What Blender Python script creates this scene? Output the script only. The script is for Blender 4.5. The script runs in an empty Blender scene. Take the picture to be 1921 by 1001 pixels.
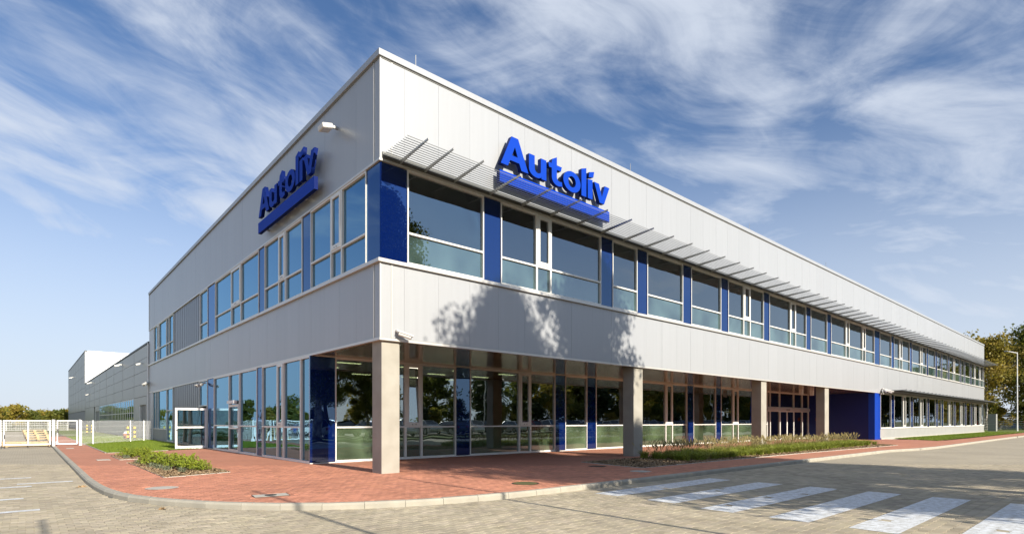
import bpy, bmesh, math, random
import numpy as np
from mathutils import Vector, Matrix
R = math.radians
random.seed(7); rng = np.random.default_rng(7)
scene = bpy.context.scene
col = scene.collection

# ------------------------------------------------------------------ camera, sky, sun, exposure
YAW = 48.72
cam_d = bpy.data.cameras.new('camera'); cam = bpy.data.objects.new('camera', cam_d); col.objects.link(cam)
cam.location = (-7.98, -15.117, 1.6); cam.rotation_euler = (R(90), 0, R(YAW - 90))
cam_d.sensor_width = 36; cam_d.lens = 1035 / 1921 * 36; cam_d.shift_y = (789.25 - 500.5) / 1921
cam_d.clip_start = 0.1; cam_d.clip_end = 6000
scene.camera = cam
SUN_EL, SUN_AZ = 25.0, -89.4           # azimuth measured from +X, counter clockwise
sun_dir = Vector((math.cos(R(SUN_AZ)) * math.cos(R(SUN_EL)), math.sin(R(SUN_AZ)) * math.cos(R(SUN_EL)), math.sin(R(SUN_EL))))
sd = bpy.data.lights.new('sun', 'SUN'); sd.energy = 5.0; sd.angle = R(0.5); sd.color = (1, .92, .79)
so = bpy.data.objects.new('sun', sd); col.objects.link(so)
so.rotation_euler = sun_dir.to_track_quat('Z', 'Y').to_euler(); so.location = (0, -60, 60)
vs = scene.view_settings
scene.display_settings.display_device = 'sRGB'
vs.view_transform = 'Standard'; vs.look = 'None'; vs.exposure = 0.68; vs.gamma = 1; vs.use_curve_mapping = False

world = bpy.data.worlds.new('World'); scene.world = world; world.use_nodes = True
wt = world.node_tree; wn = wt.nodes; wl = wt.links; wn.clear()
def N(nt, typ, **kw):
    n = nt.nodes.new(typ)
    for k, v in kw.items():
        if k.startswith('i_'):
            key = k[2:]; key = int(key) if key.isdigit() else key.replace('_', ' ')
            n.inputs[key].default_value = v
        else: setattr(n, k, v)
    return n
def math_n(nt, op, a, b=None, clamp=False):
    n = nt.nodes.new('ShaderNodeMath'); n.operation = op; n.use_clamp = clamp
    for i, v in enumerate((a, b)):
        if v is None: continue
        if isinstance(v, (int, float)): n.inputs[i].default_value = v
        else: nt.links.new(v, n.inputs[i])
    return n.outputs[0]
sky = N(wt, 'ShaderNodeTexSky', sky_type='NISHITA', sun_disc=False, sun_elevation=R(SUN_EL), sun_rotation=R(90 - SUN_AZ), altitude=100, air_density=1.0, dust_density=0.6, ozone_density=2.0)
tc = N(wt, 'ShaderNodeTexCoord')
sep = N(wt, 'ShaderNodeSeparateXYZ'); wl.new(tc.outputs['Generated'], sep.inputs[0])
def layer(tilt, scale, detail, dist, seed, rough=.55):
    """wisps on the sky dome, elongated along the horizon and tilted"""
    m0 = N(wt, 'ShaderNodeMapping'); m0.inputs['Rotation'].default_value = (0, 0, R(-YAW)); wl.new(tc.outputs['Generated'], m0.inputs[0])
    m1 = N(wt, 'ShaderNodeMapping'); m1.inputs['Rotation'].default_value = (R(tilt), 0, 0); wl.new(m0.outputs[0], m1.inputs[0])
    m = N(wt, 'ShaderNodeMapping'); m.inputs['Scale'].default_value = scale; m.inputs['Location'].default_value = seed
    wl.new(m1.outputs[0], m.inputs[0])
    t = N(wt, 'ShaderNodeTexNoise', noise_dimensions='3D'); t.inputs['Scale'].default_value = 1
    t.inputs['Detail'].default_value = detail; t.inputs['Distortion'].default_value = dist; t.inputs['Roughness'].default_value = rough
    wl.new(m.outputs[0], t.inputs['Vector']); return t.outputs['Fac']
big = layer(-20, (1.6, 1.6, 3.4), 3, .6, (12.5, 2.7, 1.0))
mid = layer(-12, (3.0, 3.0, 9.0), 9, .9, (5.3, 9.4, 3.0), .58)
fine = layer(-22, (7, 7, 26), 8, 1.2, (1.1, 9.3, 4.0), .6)
dens = math_n(wt, 'ADD', math_n(wt, 'MULTIPLY', big, 1.2), math_n(wt, 'ADD', math_n(wt, 'MULTIPLY', mid, 1.0), math_n(wt, 'MULTIPLY', fine, .35)))
mr = N(wt, 'ShaderNodeMapRange', interpolation_type='SMOOTHSTEP'); mr.inputs['From Min'].default_value = 1.06; mr.inputs['From Max'].default_value = 1.60
wl.new(dens, mr.inputs['Value'])
hz = N(wt, 'ShaderNodeMapRange', interpolation_type='SMOOTHSTEP'); hz.inputs['From Min'].default_value = 0.52; hz.inputs['From Max'].default_value = 0.0
wl.new(sep.outputs[2], hz.inputs['Value'])
cov = math_n(wt, 'MULTIPLY', mr.outputs[0], .86)
cov = math_n(wt, 'MAXIMUM', cov, math_n(wt, 'MULTIPLY', hz.outputs[0], .88), True)
tint = N(wt, 'ShaderNodeMix', data_type='RGBA', blend_type='MULTIPLY'); tint.inputs['Factor'].default_value = 1
wl.new(sky.outputs[0], tint.inputs['A']); tint.inputs['B'].default_value = (.80, .96, 1.16, 1)
mx = N(wt, 'ShaderNodeMix', data_type='RGBA'); wl.new(cov, mx.inputs['Factor']); wl.new(tint.outputs['Result'], mx.inputs['A'])
mx.inputs['B'].default_value = (5.9, 6.45, 7.4, 1)
bg = N(wt, 'ShaderNodeBackground'); bg.inputs['Strength'].default_value = .076; wl.new(mx.outputs['Result'], bg.inputs[0])
wo = N(wt, 'ShaderNodeOutputWorld'); wl.new(bg.outputs[0], wo.inputs[0])

# ------------------------------------------------------------------ materials
def mat(name, color, rough=.6, metal=0, spec=.5, bump=None, var=None, coat=0, obj_coords=True, attr=None, trans=0):
    """principled; var=(color2, scale, sharp) noise mix; bump=(scale, strength, distance)"""
    m = bpy.data.materials.new(name); m.use_nodes = True; nt = m.node_tree; b = nt.nodes['Principled BSDF']
    b.inputs['Base Color'].default_value = (*color, 1); b.inputs['Roughness'].default_value = rough
    b.inputs['Metallic'].default_value = metal; b.inputs['Specular IOR Level'].default_value = spec
    b.inputs['Coat Weight'].default_value = coat; b.inputs['Coat Roughness'].default_value = .03
    g = N(nt, 'ShaderNodeNewGeometry'); last = None
    if var:
        t = N(nt, 'ShaderNodeTexNoise'); t.inputs['Scale'].default_value = var[1]; t.inputs['Detail'].default_value = 6
        nt.links.new(g.outputs['Position'], t.inputs['Vector'])
        r = N(nt, 'ShaderNodeMapRange'); r.inputs['From Min'].default_value = .5 - var[2]; r.inputs['From Max'].default_value = .5 + var[2]
        nt.links.new(t.outputs['Fac'], r.inputs['Value'])
        x = N(nt, 'ShaderNodeMix', data_type='RGBA'); x.inputs['A'].default_value = (*color, 1); x.inputs['B'].default_value = (*var[0], 1)
        nt.links.new(r.outputs[0], x.inputs['Factor']); last = x.outputs['Result']
        nt.links.new(last, b.inputs['Base Color'])
    if attr:
        a = N(nt, 'ShaderNodeAttribute', attribute_name=attr)
        x = N(nt, 'ShaderNodeMix', data_type='RGBA', blend_type='MULTIPLY'); x.inputs['Factor'].default_value = 1
        if last: nt.links.new(last, x.inputs['A'])
        else: x.inputs['A'].default_value = (*color, 1)
        nt.links.new(a.outputs['Color'], x.inputs['B']); nt.links.new(x.outputs['Result'], b.inputs['Base Color'])
    if bump:
        t = N(nt, 'ShaderNodeTexNoise'); t.inputs['Scale'].default_value = bump[0]; t.inputs['Detail'].default_value = 8
        nt.links.new(g.outputs['Position'], t.inputs['Vector'])
        bm_ = N(nt, 'ShaderNodeBump'); bm_.inputs['Strength'].default_value = bump[1]; bm_.inputs['Distance'].default_value = bump[2]
        nt.links.new(t.outputs['Fac'], bm_.inputs['Height']); nt.links.new(bm_.outputs[0], b.inputs['Normal'])
    if trans:
        tr = N(nt, 'ShaderNodeBsdfTranslucent'); ms = N(nt, 'ShaderNodeMixShader'); ms.inputs[0].default_value = trans
        if last: nt.links.new(last, tr.inputs[0])
        else: tr.inputs[0].default_value = (*color, 1)
        nt.links.new(b.outputs[0], ms.inputs[1]); nt.links.new(tr.outputs[0], ms.inputs[2])
        nt.links.new(ms.outputs[0], nt.nodes['Material Output'].inputs[0])
    return m
def glass_mat(name, tint, base=.22, film=None, filmw=0, rc=(.80, .92, 1)):
    m = bpy.data.materials.new(name); m.use_nodes = True; nt = m.node_tree; nt.nodes.clear()
    fr = N(nt, 'ShaderNodeFresnel'); fr.inputs[0].default_value = 1.5
    f = math_n(nt, 'ADD', math_n(nt, 'MULTIPLY', fr.outputs[0], 1 - base), base, True)
    g = N(nt, 'ShaderNodeNewGeometry')
    tx = N(nt, 'ShaderNodeTexNoise'); tx.inputs['Scale'].default_value = .9; tx.inputs['Detail'].default_value = 1
    nt.links.new(g.outputs['Position'], tx.inputs['Vector'])
    bp = N(nt, 'ShaderNodeBump'); bp.inputs['Strength'].default_value = .09; bp.inputs['Distance'].default_value = .05
    nt.links.new(tx.outputs['Fac'], bp.inputs['Height'])
    gl = N(nt, 'ShaderNodeBsdfGlossy'); gl.inputs['Roughness'].default_value = 0.0; gl.inputs['Color'].default_value = (*rc, 1)
    nt.links.new(bp.outputs[0], gl.inputs['Normal'])
    tr = N(nt, 'ShaderNodeBsdfTransparent'); tr.inputs[0].default_value = (*tint, 1)
    inner = tr.outputs[0]
    if film:
        d = N(nt, 'ShaderNodeBsdfDiffuse'); d.inputs[0].default_value = (*film, 1)
        mf = N(nt, 'ShaderNodeMixShader'); mf.inputs[0].default_value = filmw
        if filmw < 1:
            tn = N(nt, 'ShaderNodeTexNoise'); tn.inputs['Scale'].default_value = .55; tn.inputs['Detail'].default_value = 2; nt.links.new(g.outputs['Position'], tn.inputs['Vector'])
            nt.links.new(math_n(nt, 'MULTIPLY', math_n(nt, 'SUBTRACT', tn.outputs['Fac'], .18), filmw*2.2, True), mf.inputs[0])
        nt.links.new(tr.outputs[0], mf.inputs[1]); nt.links.new(d.outputs[0], mf.inputs[2]); inner = mf.outputs[0]
    ms = N(nt, 'ShaderNodeMixShader'); nt.links.new(f, ms.inputs[0]); nt.links.new(inner, ms.inputs[1]); nt.links.new(gl.outputs[0], ms.inputs[2])
    o = N(nt, 'ShaderNodeOutputMaterial'); nt.links.new(ms.outputs[0], o.inputs[0]); return m
def emit_mat(name, c, s):
    m = bpy.data.materials.new(name); m.use_nodes = True; b = m.node_tree.nodes['Principled BSDF']
    b.inputs['Base Color'].default_value = (*c, 1); b.inputs['Emission Color'].default_value = (*c, 1); b.inputs['Emission Strength'].default_value = s
    return m
def panel_mat(name, c, rough=.36, metal=.15):
    """coated sheet metal with fine vertical ribs, per panel tone and faint rain streaks"""
    m = bpy.data.materials.new(name); m.use_nodes = True; nt = m.node_tree; b = nt.nodes['Principled BSDF']
    b.inputs['Metallic'].default_value = metal
    g = N(nt, 'ShaderNodeNewGeometry'); oi = N(nt, 'ShaderNodeObjectInfo')
    mp = N(nt, 'ShaderNodeMapping'); mp.inputs['Scale'].default_value = (6, 6, .25); nt.links.new(g.outputs['Position'], mp.inputs[0])
    t = N(nt, 'ShaderNodeTexNoise'); t.inputs['Scale'].default_value = 1; t.inputs['Detail'].default_value = 5; nt.links.new(mp.outputs[0], t.inputs['Vector'])
    v = math_n(nt, 'ADD', math_n(nt, 'MULTIPLY', t.outputs['Fac'], .12), math_n(nt, 'MULTIPLY', oi.outputs['Random'], .04))
    v = math_n(nt, 'ADD', v, .91)
    x = N(nt, 'ShaderNodeMix', data_type='RGBA', blend_type='MULTIPLY'); x.inputs['Factor'].default_value = 1; x.inputs['A'].default_value = (*c, 1)
    nt.links.new(v, x.inputs['B']); nt.links.new(x.outputs['Result'], b.inputs['Base Color'])
    b.inputs['Roughness'].default_value = rough
    w = N(nt, 'ShaderNodeTexWave', wave_type='BANDS', bands_direction='DIAGONAL'); w.inputs['Scale'].default_value = 3.2
    mp2 = N(nt, 'ShaderNodeMapping'); mp2.inputs['Scale'].default_value = (1, 1, 0); nt.links.new(g.outputs['Position'], mp2.inputs[0]); nt.links.new(mp2.outputs[0], w.inputs['Vector'])
    t2 = N(nt, 'ShaderNodeTexNoise'); t2.inputs['Scale'].default_value = 1.3; nt.links.new(g.outputs['Position'], t2.inputs['Vector'])
    h = math_n(nt, 'ADD', math_n(nt, 'MULTIPLY', w.outputs['Fac'], .06), math_n(nt, 'MULTIPLY', t2.outputs['Fac'], .8))
    bp = N(nt, 'ShaderNodeBump'); bp.inputs['Strength'].default_value = .25; bp.inputs['Distance'].default_value = .02
    nt.links.new(h, bp.inputs['Height']); nt.links.new(bp.outputs[0], b.inputs['Normal']); return m
def paving_mat(name, c, c2, joint, L=.2, P=.165):
    """far part of a block pavement: running bond joints, tone per block"""
    m = bpy.data.materials.new(name); m.use_nodes = True; nt = m.node_tree; b = nt.nodes['Principled BSDF']; b.inputs['Roughness'].default_value = .85
    g = N(nt, 'ShaderNodeNewGeometry')
    br = N(nt, 'ShaderNodeTexBrick'); br.inputs['Scale'].default_value = 1; br.inputs['Mortar Size'].default_value = .006
    br.inputs['Brick Width'].default_value = L; br.inputs['Row Height'].default_value = P
    br.inputs['Color1'].default_value = (*c, 1); br.inputs['Color2'].default_value = (*c2, 1); br.inputs['Mortar'].default_value = (*joint, 1)
    nt.links.new(g.outputs['Position'], br.inputs['Vector'])
    t = N(nt, 'ShaderNodeTexNoise'); t.inputs['Scale'].default_value = .35; t.inputs['Detail'].default_value = 6; nt.links.new(g.outputs['Position'], t.inputs['Vector'])
    v = math_n(nt, 'ADD', math_n(nt, 'MULTIPLY', t.outputs['Fac'], .5), .75)
    x = N(nt, 'ShaderNodeMix', data_type='RGBA', blend_type='MULTIPLY'); x.inputs['Factor'].default_value = 1
    nt.links.new(br.outputs['Color'], x.inputs['A']); nt.links.new(v, x.inputs['B']); nt.links.new(x.outputs['Result'], b.inputs['Base Color'])
    return m
def stone_mat(name, c):
    """concrete block: colour attribute tone per block, broad dusty patches, grain"""
    m = bpy.data.materials.new(name); m.use_nodes = True; nt = m.node_tree; b = nt.nodes['Principled BSDF']; b.inputs['Roughness'].default_value = .85
    g = N(nt, 'ShaderNodeNewGeometry'); a = N(nt, 'ShaderNodeAttribute', attribute_name='tone')
    t = N(nt, 'ShaderNodeTexNoise'); t.inputs['Scale'].default_value = .45; t.inputs['Detail'].default_value = 9; t.inputs['Roughness'].default_value = .62; t.inputs['Distortion'].default_value = .6; nt.links.new(g.outputs['Position'], t.inputs['Vector'])
    t2 = N(nt, 'ShaderNodeTexNoise'); t2.inputs['Scale'].default_value = 60; t2.inputs['Detail'].default_value = 3; nt.links.new(g.outputs['Position'], t2.inputs['Vector'])
    v = math_n(nt, 'ADD', math_n(nt, 'ADD', math_n(nt, 'MULTIPLY', t.outputs['Fac'], .75), math_n(nt, 'MULTIPLY', t2.outputs['Fac'], .3)), .48)
    x = N(nt, 'ShaderNodeMix', data_type='RGBA', blend_type='MULTIPLY'); x.inputs['Factor'].default_value = 1; x.inputs['A'].default_value = (*c, 1); nt.links.new(v, x.inputs['B'])
    y = N(nt, 'ShaderNodeMix', data_type='RGBA', blend_type='MULTIPLY'); y.inputs['Factor'].default_value = 1
    nt.links.new(x.outputs['Result'], y.inputs['A']); nt.links.new(a.outputs['Color'], y.inputs['B']); nt.links.new(y.outputs['Result'], b.inputs['Base Color'])
    bp = N(nt, 'ShaderNodeBump'); bp.inputs['Strength'].default_value = .4; bp.inputs['Distance'].default_value = .003
    nt.links.new(t2.outputs['Fac'], bp.inputs['Height']); nt.links.new(bp.outputs[0], b.inputs['Normal']); return m

ROADC, REDC = (.40, .345, .25), (.50, .212, .13)
M = dict(
 facade=panel_mat('facade_panel', (.388, .400, .415), .36, .18), darkpanel=panel_mat('dark_panel', (.16, .17, .19), .35, .4),
 hall=panel_mat('hall_panel', (.37, .38, .35), .4, 0), hallw=panel_mat('hall_white_panel', (.8, .8, .79), .5, 0),
 gap=mat('joint_dark', (.22, .22, .21), .7), trim=mat('aluminium_trim', (.62, .60, .56), .35, .35),
 frame=mat('window_frame', (.74, .73, .69), .4, .1), white=mat('white_paint', (.8, .8, .79), .4), dark=mat('dark_plastic', (.03, .03, .03), .5),
 soffit=mat('soffit_sheet', (.46, .37, .25), .16, .75, var=((.40, .32, .22), .5, .2)),  # silver sheet; golden base colour carries the bounce light of the red paving
 glass=glass_mat('glass', (.42, .46, .38), .24), gglass=glass_mat('ground_glass', (.42, .47, .36), .27, rc=(.84, .94, 1)),
 lglass=glass_mat('glass_side', (.28, .36, .38), .34, rc=(.42, .74, 1)),
 film=glass_mat('frosted_glass', (.3, .36, .32), .24, (.17, .28, .26), .42), gfilm=glass_mat('frosted_ground_glass', (.3, .36, .28), .22, (.17, .25, .14), .55),
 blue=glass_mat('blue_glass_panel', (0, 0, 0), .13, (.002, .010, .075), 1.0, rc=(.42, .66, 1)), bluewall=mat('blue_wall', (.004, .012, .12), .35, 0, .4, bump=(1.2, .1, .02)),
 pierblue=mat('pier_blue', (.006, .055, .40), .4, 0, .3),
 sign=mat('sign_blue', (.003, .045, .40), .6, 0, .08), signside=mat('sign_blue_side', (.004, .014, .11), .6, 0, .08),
 concrete=mat('column_concrete', (.37, .35, .30), .8, var=((.29, .27, .225), 1.6, .22), bump=(30, .25, .004)),
 plinth=mat('plinth', (.34, .34, .33), .7, var=((.29, .29, .28), 1.2, .3)),
 kerb=mat('kerb_concrete', (.41, .38, .31), .85, var=((.31, .29, .24), 3, .25), bump=(60, .3, .004)),
 road=paving_mat('road_paving', ROADC, (.36, .315, .24), (.24, .21, .16)), redfar=paving_mat('red_paving', REDC, (.45, .185, .11), (.32, .16, .10)),
 paver=stone_mat('grey_paver', ROADC), redpaver=stone_mat('red_paver', REDC),
 joint=mat('joint_sand', (.17, .15, .115), .95), redjoint=mat('red_joint_sand', (.26, .13, .09), .95),
 paint=mat('road_paint', (.80, .83, .86), .6, var=((.52, .52, .50), 9, .16)),
 grassbase=mat('lawn_soil', (.13, .17, .018), .95, var=((.09, .125, .015), 2, .3), bump=(40, .6, .03)),
 field=mat('field', (.10, .115, .03), .95, var=((.16, .14, .06), .05, .3), bump=(3, .4, .1)),
 blade=mat('grass_blade', (.20, .27, .022), .7, var=((.14, .20, .018), 1.5, .3), trans=.3),
 tuft=mat('ornamental_blade', (.25, .33, .035), .65, var=((.33, .33, .06), 3, .25), trans=.35),
 plume=mat('grass_plume', (.40, .33, .15), .9, trans=.3),
 soil=mat('mulch_soil', (.07, .045, .025), .95), chip=mat('bark_chip', (.20, .12, .06), .9, var=((.42, .31, .18), 18, .25)),
 juniper=mat('golden_juniper', (.30, .34, .02), .7, var=((.13, .19, .02), 6, .25), trans=.25), wood=mat('stem_wood', (.10, .07, .05), .9),
 grey_plant=mat('lavender_leaf', (.16, .18, .11), .8), pallet=mat('pallet_wood', (.55, .41, .22), .8, var=((.44, .31, .15), 4, .3)),
 leafA=mat('leaf_green', (.10, .135, .02), .6, var=((.19, .18, .025), .5, .2), trans=.45),
 leafB=mat('leaf_yellow_green', (.25, .24, .03), .6, var=((.38, .27, .05), .5, .2), trans=.45),
 leafC=mat('leaf_dark', (.035, .055, .014), .65, var=((.06, .08, .02), .7, .2), trans=.2),
 bark=mat('bark', (.13, .10, .075), .9, var=((.07, .055, .04), 6, .3), bump=(12, .5, .03)), birch=mat('birch_bark', (.55, .52, .46), .8, var=((.12, .10, .09), 2.5, .12)),
 steel=mat('galvanised_steel', (.42, .42, .40), .45, .6), slat=mat('slat_aluminium', (.19, .19, .175), .4, .5),
 yellow=mat('bollard_yellow', (.75, .50, .04), .5), black=mat('bollard_black', (.03, .03, .03), .5),
 bucket=mat('bucket_clay', (.35, .12, .06), .7), sack=mat('white_sack', (.72, .71, .68), .8),
 tyre=mat('tyre', (.02, .02, .02), .8), rim=mat('rim', (.5, .5, .5), .3, .8), carglass=mat('car_glass', (.01, .012, .014), .03, 0, .9),
 lamp=mat('headlight', (.7, .72, .74), .1, .3), tail=mat('tail_light', (.4, .01, .01), .2),
 ceil=mat('interior_ceiling', (.30, .30, .22), .8), inner=mat('interior_wall', (.16, .17, .12), .8), ifloor=mat('interior_floor', (.14, .14, .12), .5),
 lit=emit_mat('lit_ceiling_lamp', (1, .93, .72), 2.6), cover=mat('cover_concrete', (.50, .48, .42), .8, var=((.40, .38, .33), 8, .3)), iron=mat('cast_iron', (.05, .045, .035), .7, .3),
 mosscover=mat('mossy_cover', (.10, .10, .03), .9), farblue=mat('far_blue_sheet', (.10, .17, .28), .5), farwhite=mat('far_white_sheet', (.72, .74, .76), .5),
 redbox=mat('red_box', (.34, .05, .03), .6), roofm=mat('roof_membrane', (.4, .4, .4), .8), camw=mat('camera_housing', (.62, .61, .58), .4),
)

# ------------------------------------------------------------------ helpers
class MB:
    def __init__(s): s.v = []; s.f = []
    def box(s, x0, y0, z0, x1, y1, z1):
        x0, x1 = min(x0, x1), max(x0, x1); y0, y1 = min(y0, y1), max(y0, y1); z0, z1 = min(z0, z1), max(z0, z1)
        n = len(s.v)
        s.v += [(x0,y0,z0),(x1,y0,z0),(x1,y1,z0),(x0,y1,z0),(x0,y0,z1),(x1,y0,z1),(x1,y1,z1),(x0,y1,z1)]
        s.f += [tuple(n+i for i in q) for q in ((3,2,1,0),(4,5,6,7),(0,1,5,4),(1,2,6,5),(2,3,7,6),(3,0,4,7))]
        return s
    def tube(s, pts, rad, k=8, cap=True):
        pts = [Vector(p) for p in pts]; rad = rad if isinstance(rad, (list, tuple)) else [rad] * len(pts); n = len(s.v)
        for i, p in enumerate(pts):
            d = (pts[min(i+1, len(pts)-1)] - pts[max(i-1, 0)]).normalized()
            u = d.cross(Vector((0, 0, 1)) if abs(d.z) < .9 else Vector((1, 0, 0))).normalized(); w = d.cross(u)
            for j in range(k):
                a = 2 * math.pi * j / k; s.v.append(tuple(p + (u * math.cos(a) + w * math.sin(a)) * rad[i]))
        for i in range(len(pts) - 1):
            for j in range(k):
                a, b = n + i*k + j, n + i*k + (j+1) % k; s.f.append((a, b, b + k, a + k))
        if cap: s.f.append(tuple(n + j for j in reversed(range(k)))); s.f.append(tuple(n + (len(pts)-1)*k + j for j in range(k)))
        return s
    def prism(s, poly, z0, z1):
        n = len(s.v); k = len(poly); s.v += [(x, y, z0) for x, y in poly] + [(x, y, z1) for x, y in poly]
        s.f.append(tuple(n + i for i in reversed(range(k)))); s.f.append(tuple(n + k + i for i in range(k)))
        s.f += [(n+i, n+(i+1) % k, n+k+(i+1) % k, n+k+i) for i in range(k)]; return s
    def quad(s, a, b, c, d):
        n = len(s.v); s.v += [a, b, c, d]; s.f.append((n, n+1, n+2, n+3)); return s
    def mesh(s, name, m=None, smooth=False):
        me = bpy.data.meshes.new(name); me.from_pydata(s.v, [], s.f)
        if m is not None: me.materials.append(M[m] if isinstance(m, str) else m)
        if smooth: me.polygons.foreach_set('use_smooth', [True] * len(me.polygons))
        me.update(); return me
    def build(s, name, m, parent=None, smooth=False, **kw): return obj(name, s.mesh(name, m, smooth), parent, **kw)
def obj(name, me, parent=None, loc=None, rz=None, **kw):
    o = bpy.data.objects.new(name, me); col.objects.link(o)
    if parent: o.parent = parent
    if loc is not None: o.location = loc
    if rz is not None: o.rotation_euler = (0, 0, rz)
    return tag(o, **kw)
def tag(o, label=None, cat=None, group=None, kind=None):
    for k, v in (('label', label), ('category', cat), ('group', group), ('kind', kind)):
        if v: o[k] = v
    return o
def empty(name, loc=(0, 0, 0), rz=0, **kw): return obj(name, None, None, loc, rz, **kw)
def dup(o, parent=None, **kw):
    c = o.copy(); col.objects.link(c); c.parent = parent
    for ch in list(o.children): dup(ch, c)
    return tag(c, **kw)
def structure(name, mb, m, **kw): return mb.build(name, m, kind='structure', **kw)
def flat(poly, z):
    mb = MB(); mb.v = [(x, y, z) for x, y in poly]; mb.f = [tuple(range(len(poly)))]; return mb
def chamfer(me, w, seg=1):
    b = bmesh.new(); b.from_mesh(me); bmesh.ops.bevel(b, geom=b.edges[:], offset=w, segments=seg, affect='EDGES', profile=.5); b.to_mesh(me); b.free(); me.update(); return me
def inside(p, poly):
    x, y = p; c = False; n = len(poly)
    for i in range(n):
        x1, y1 = poly[i]; x2, y2 = poly[(i+1) % n]
        if (y1 > y) != (y2 > y) and x < (x2-x1)*(y-y1)/(y2-y1)+x1: c = not c
    return c
# facade frames: side 'R' is the sunny face on y=off looking to -Y, side 'L' the shaded face on x=off looking to -X
class Face:
    def __init__(s, side, off=0): s.side = side; s.off = off
    def box(s, mb, u0, u1, z0, z1, d0, d1):          # d outwards
        if s.side == 'R': mb.box(u0, s.off - d0, z0, u1, s.off - d1, z1)
        else: mb.box(s.off - d0, u0, z0, s.off - d1, u1, z1)
        return mb
    def pt(s, u, z, d=0): return (u, s.off - d, z) if s.side == 'R' else (s.off - d, u, z)

# ------------------------------------------------------------------ ground, road, pavement
KERB = [(-6.78, 60), (-6.78, 4.2), (-6.73, 2), (-6.6, .3), (-6.33, -.9), (-5.9, -1.95), (-5.25, -3.1), (-4.5, -4.0), (-3.7, -4.65), (-2.9, -5.1), (-1.9, -5.5), (-.5, -5.78), (1, -5.9), (28, -5.9), (31.5, -6.5), (35, -6.72), (58, -6.6), (150, -7.0)]
D = 5.39
RZ = -.12
structure('ground', flat([(-900, -900), (1100, -900), (1100, 1300), (-900, 1300)], -.17), 'field')
road_poly = [(150, -17.5)] + KERB[::-1] + [(-6.78, 108), (-26, 108), (-26, -17.5)]
structure('road', flat(road_poly, RZ - .008), 'road')
road_poly_in = road_poly
def offset_line(line, d):
    out = []
    for i, p in enumerate(line):
        a = Vector(line[max(i-1, 0)]); b = Vector(line[min(i+1, len(line)-1)]); t = (b - a).normalized()
        out.append((p[0] - t.y * d, p[1] + t.x * d))
    return out
K_IN = offset_line(KERB, .15)
pave_poly = [(-5.0, 31.3), (-5.0, 60)] + K_IN + [(150, -4.5), (49.6, -4.4), (49.6, 0), (47, 0), (47, D), (0, D), (0, 21.2), (-2.2, 20.1), (-5.0, 19.2)]
structure('red_pavement', flat(pave_poly, -.008), 'redfar')
planter1 = [(-5.08, 3.1), (-3.2, 3.72), (-3.24, 9.0), (-5.08, 10.6)]
planter2 = [(-5.12, 12.7), (-3.3, 13.3), (-3.3, 17.2), (-5.12, 16.4)]
planter3 = [(7.75, -3.93), (12.6, -3.9), (20.7, -4.0), (35.6, -4.45), (36.4, -3.4), (35.0, -1.0), (11.6, -.68), (8.3, -.68)]
holes = [planter1, planter2, planter3]
manholes = [(-5.55, .42, .30, 'cover'), (6.77, -4.56, .30, 'cover'), (1.68, -4.63, .31, 'moss'), (7.26, -2.35, .27, 'iron')]
L_, P_ = .2, .165
def paver_ring(a=.011, inset=0.0):
    g = .0012 + inset
    top = [(-L_/2+g, P_/2+a-g), (-.068, P_/2+a-g), (-.032, P_/2-a-g), (.032, P_/2-a-g), (.068, P_/2+a-g), (L_/2-g, P_/2+a-g)]
    return top[::-1] + [(x, -y) for x, y in top]
RO, RI = np.array(paver_ring()), np.array(paver_ring(inset=.005))
def paver_arrays():
    n = 12; v = [(x, y, -.007) for x, y in RO] + [(x, y, 0) for x, y in RI]
    f = [(i, (i+1) % n, n+(i+1) % n, n+i) for i in range(n)] + [tuple(range(n, 2*n))]
    return np.array(v), f
PV, PF = paver_arrays()
cx, cy = cam.location.x, cam.location.y; fwx, fwy = math.cos(R(YAW)), math.sin(R(YAW))
def view(x, y):
    dx, dy = x - cx, y - cy; dd = dx*fwx + dy*fwy; rr = dx*fwy - dy*fwx; return dd, rr
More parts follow.
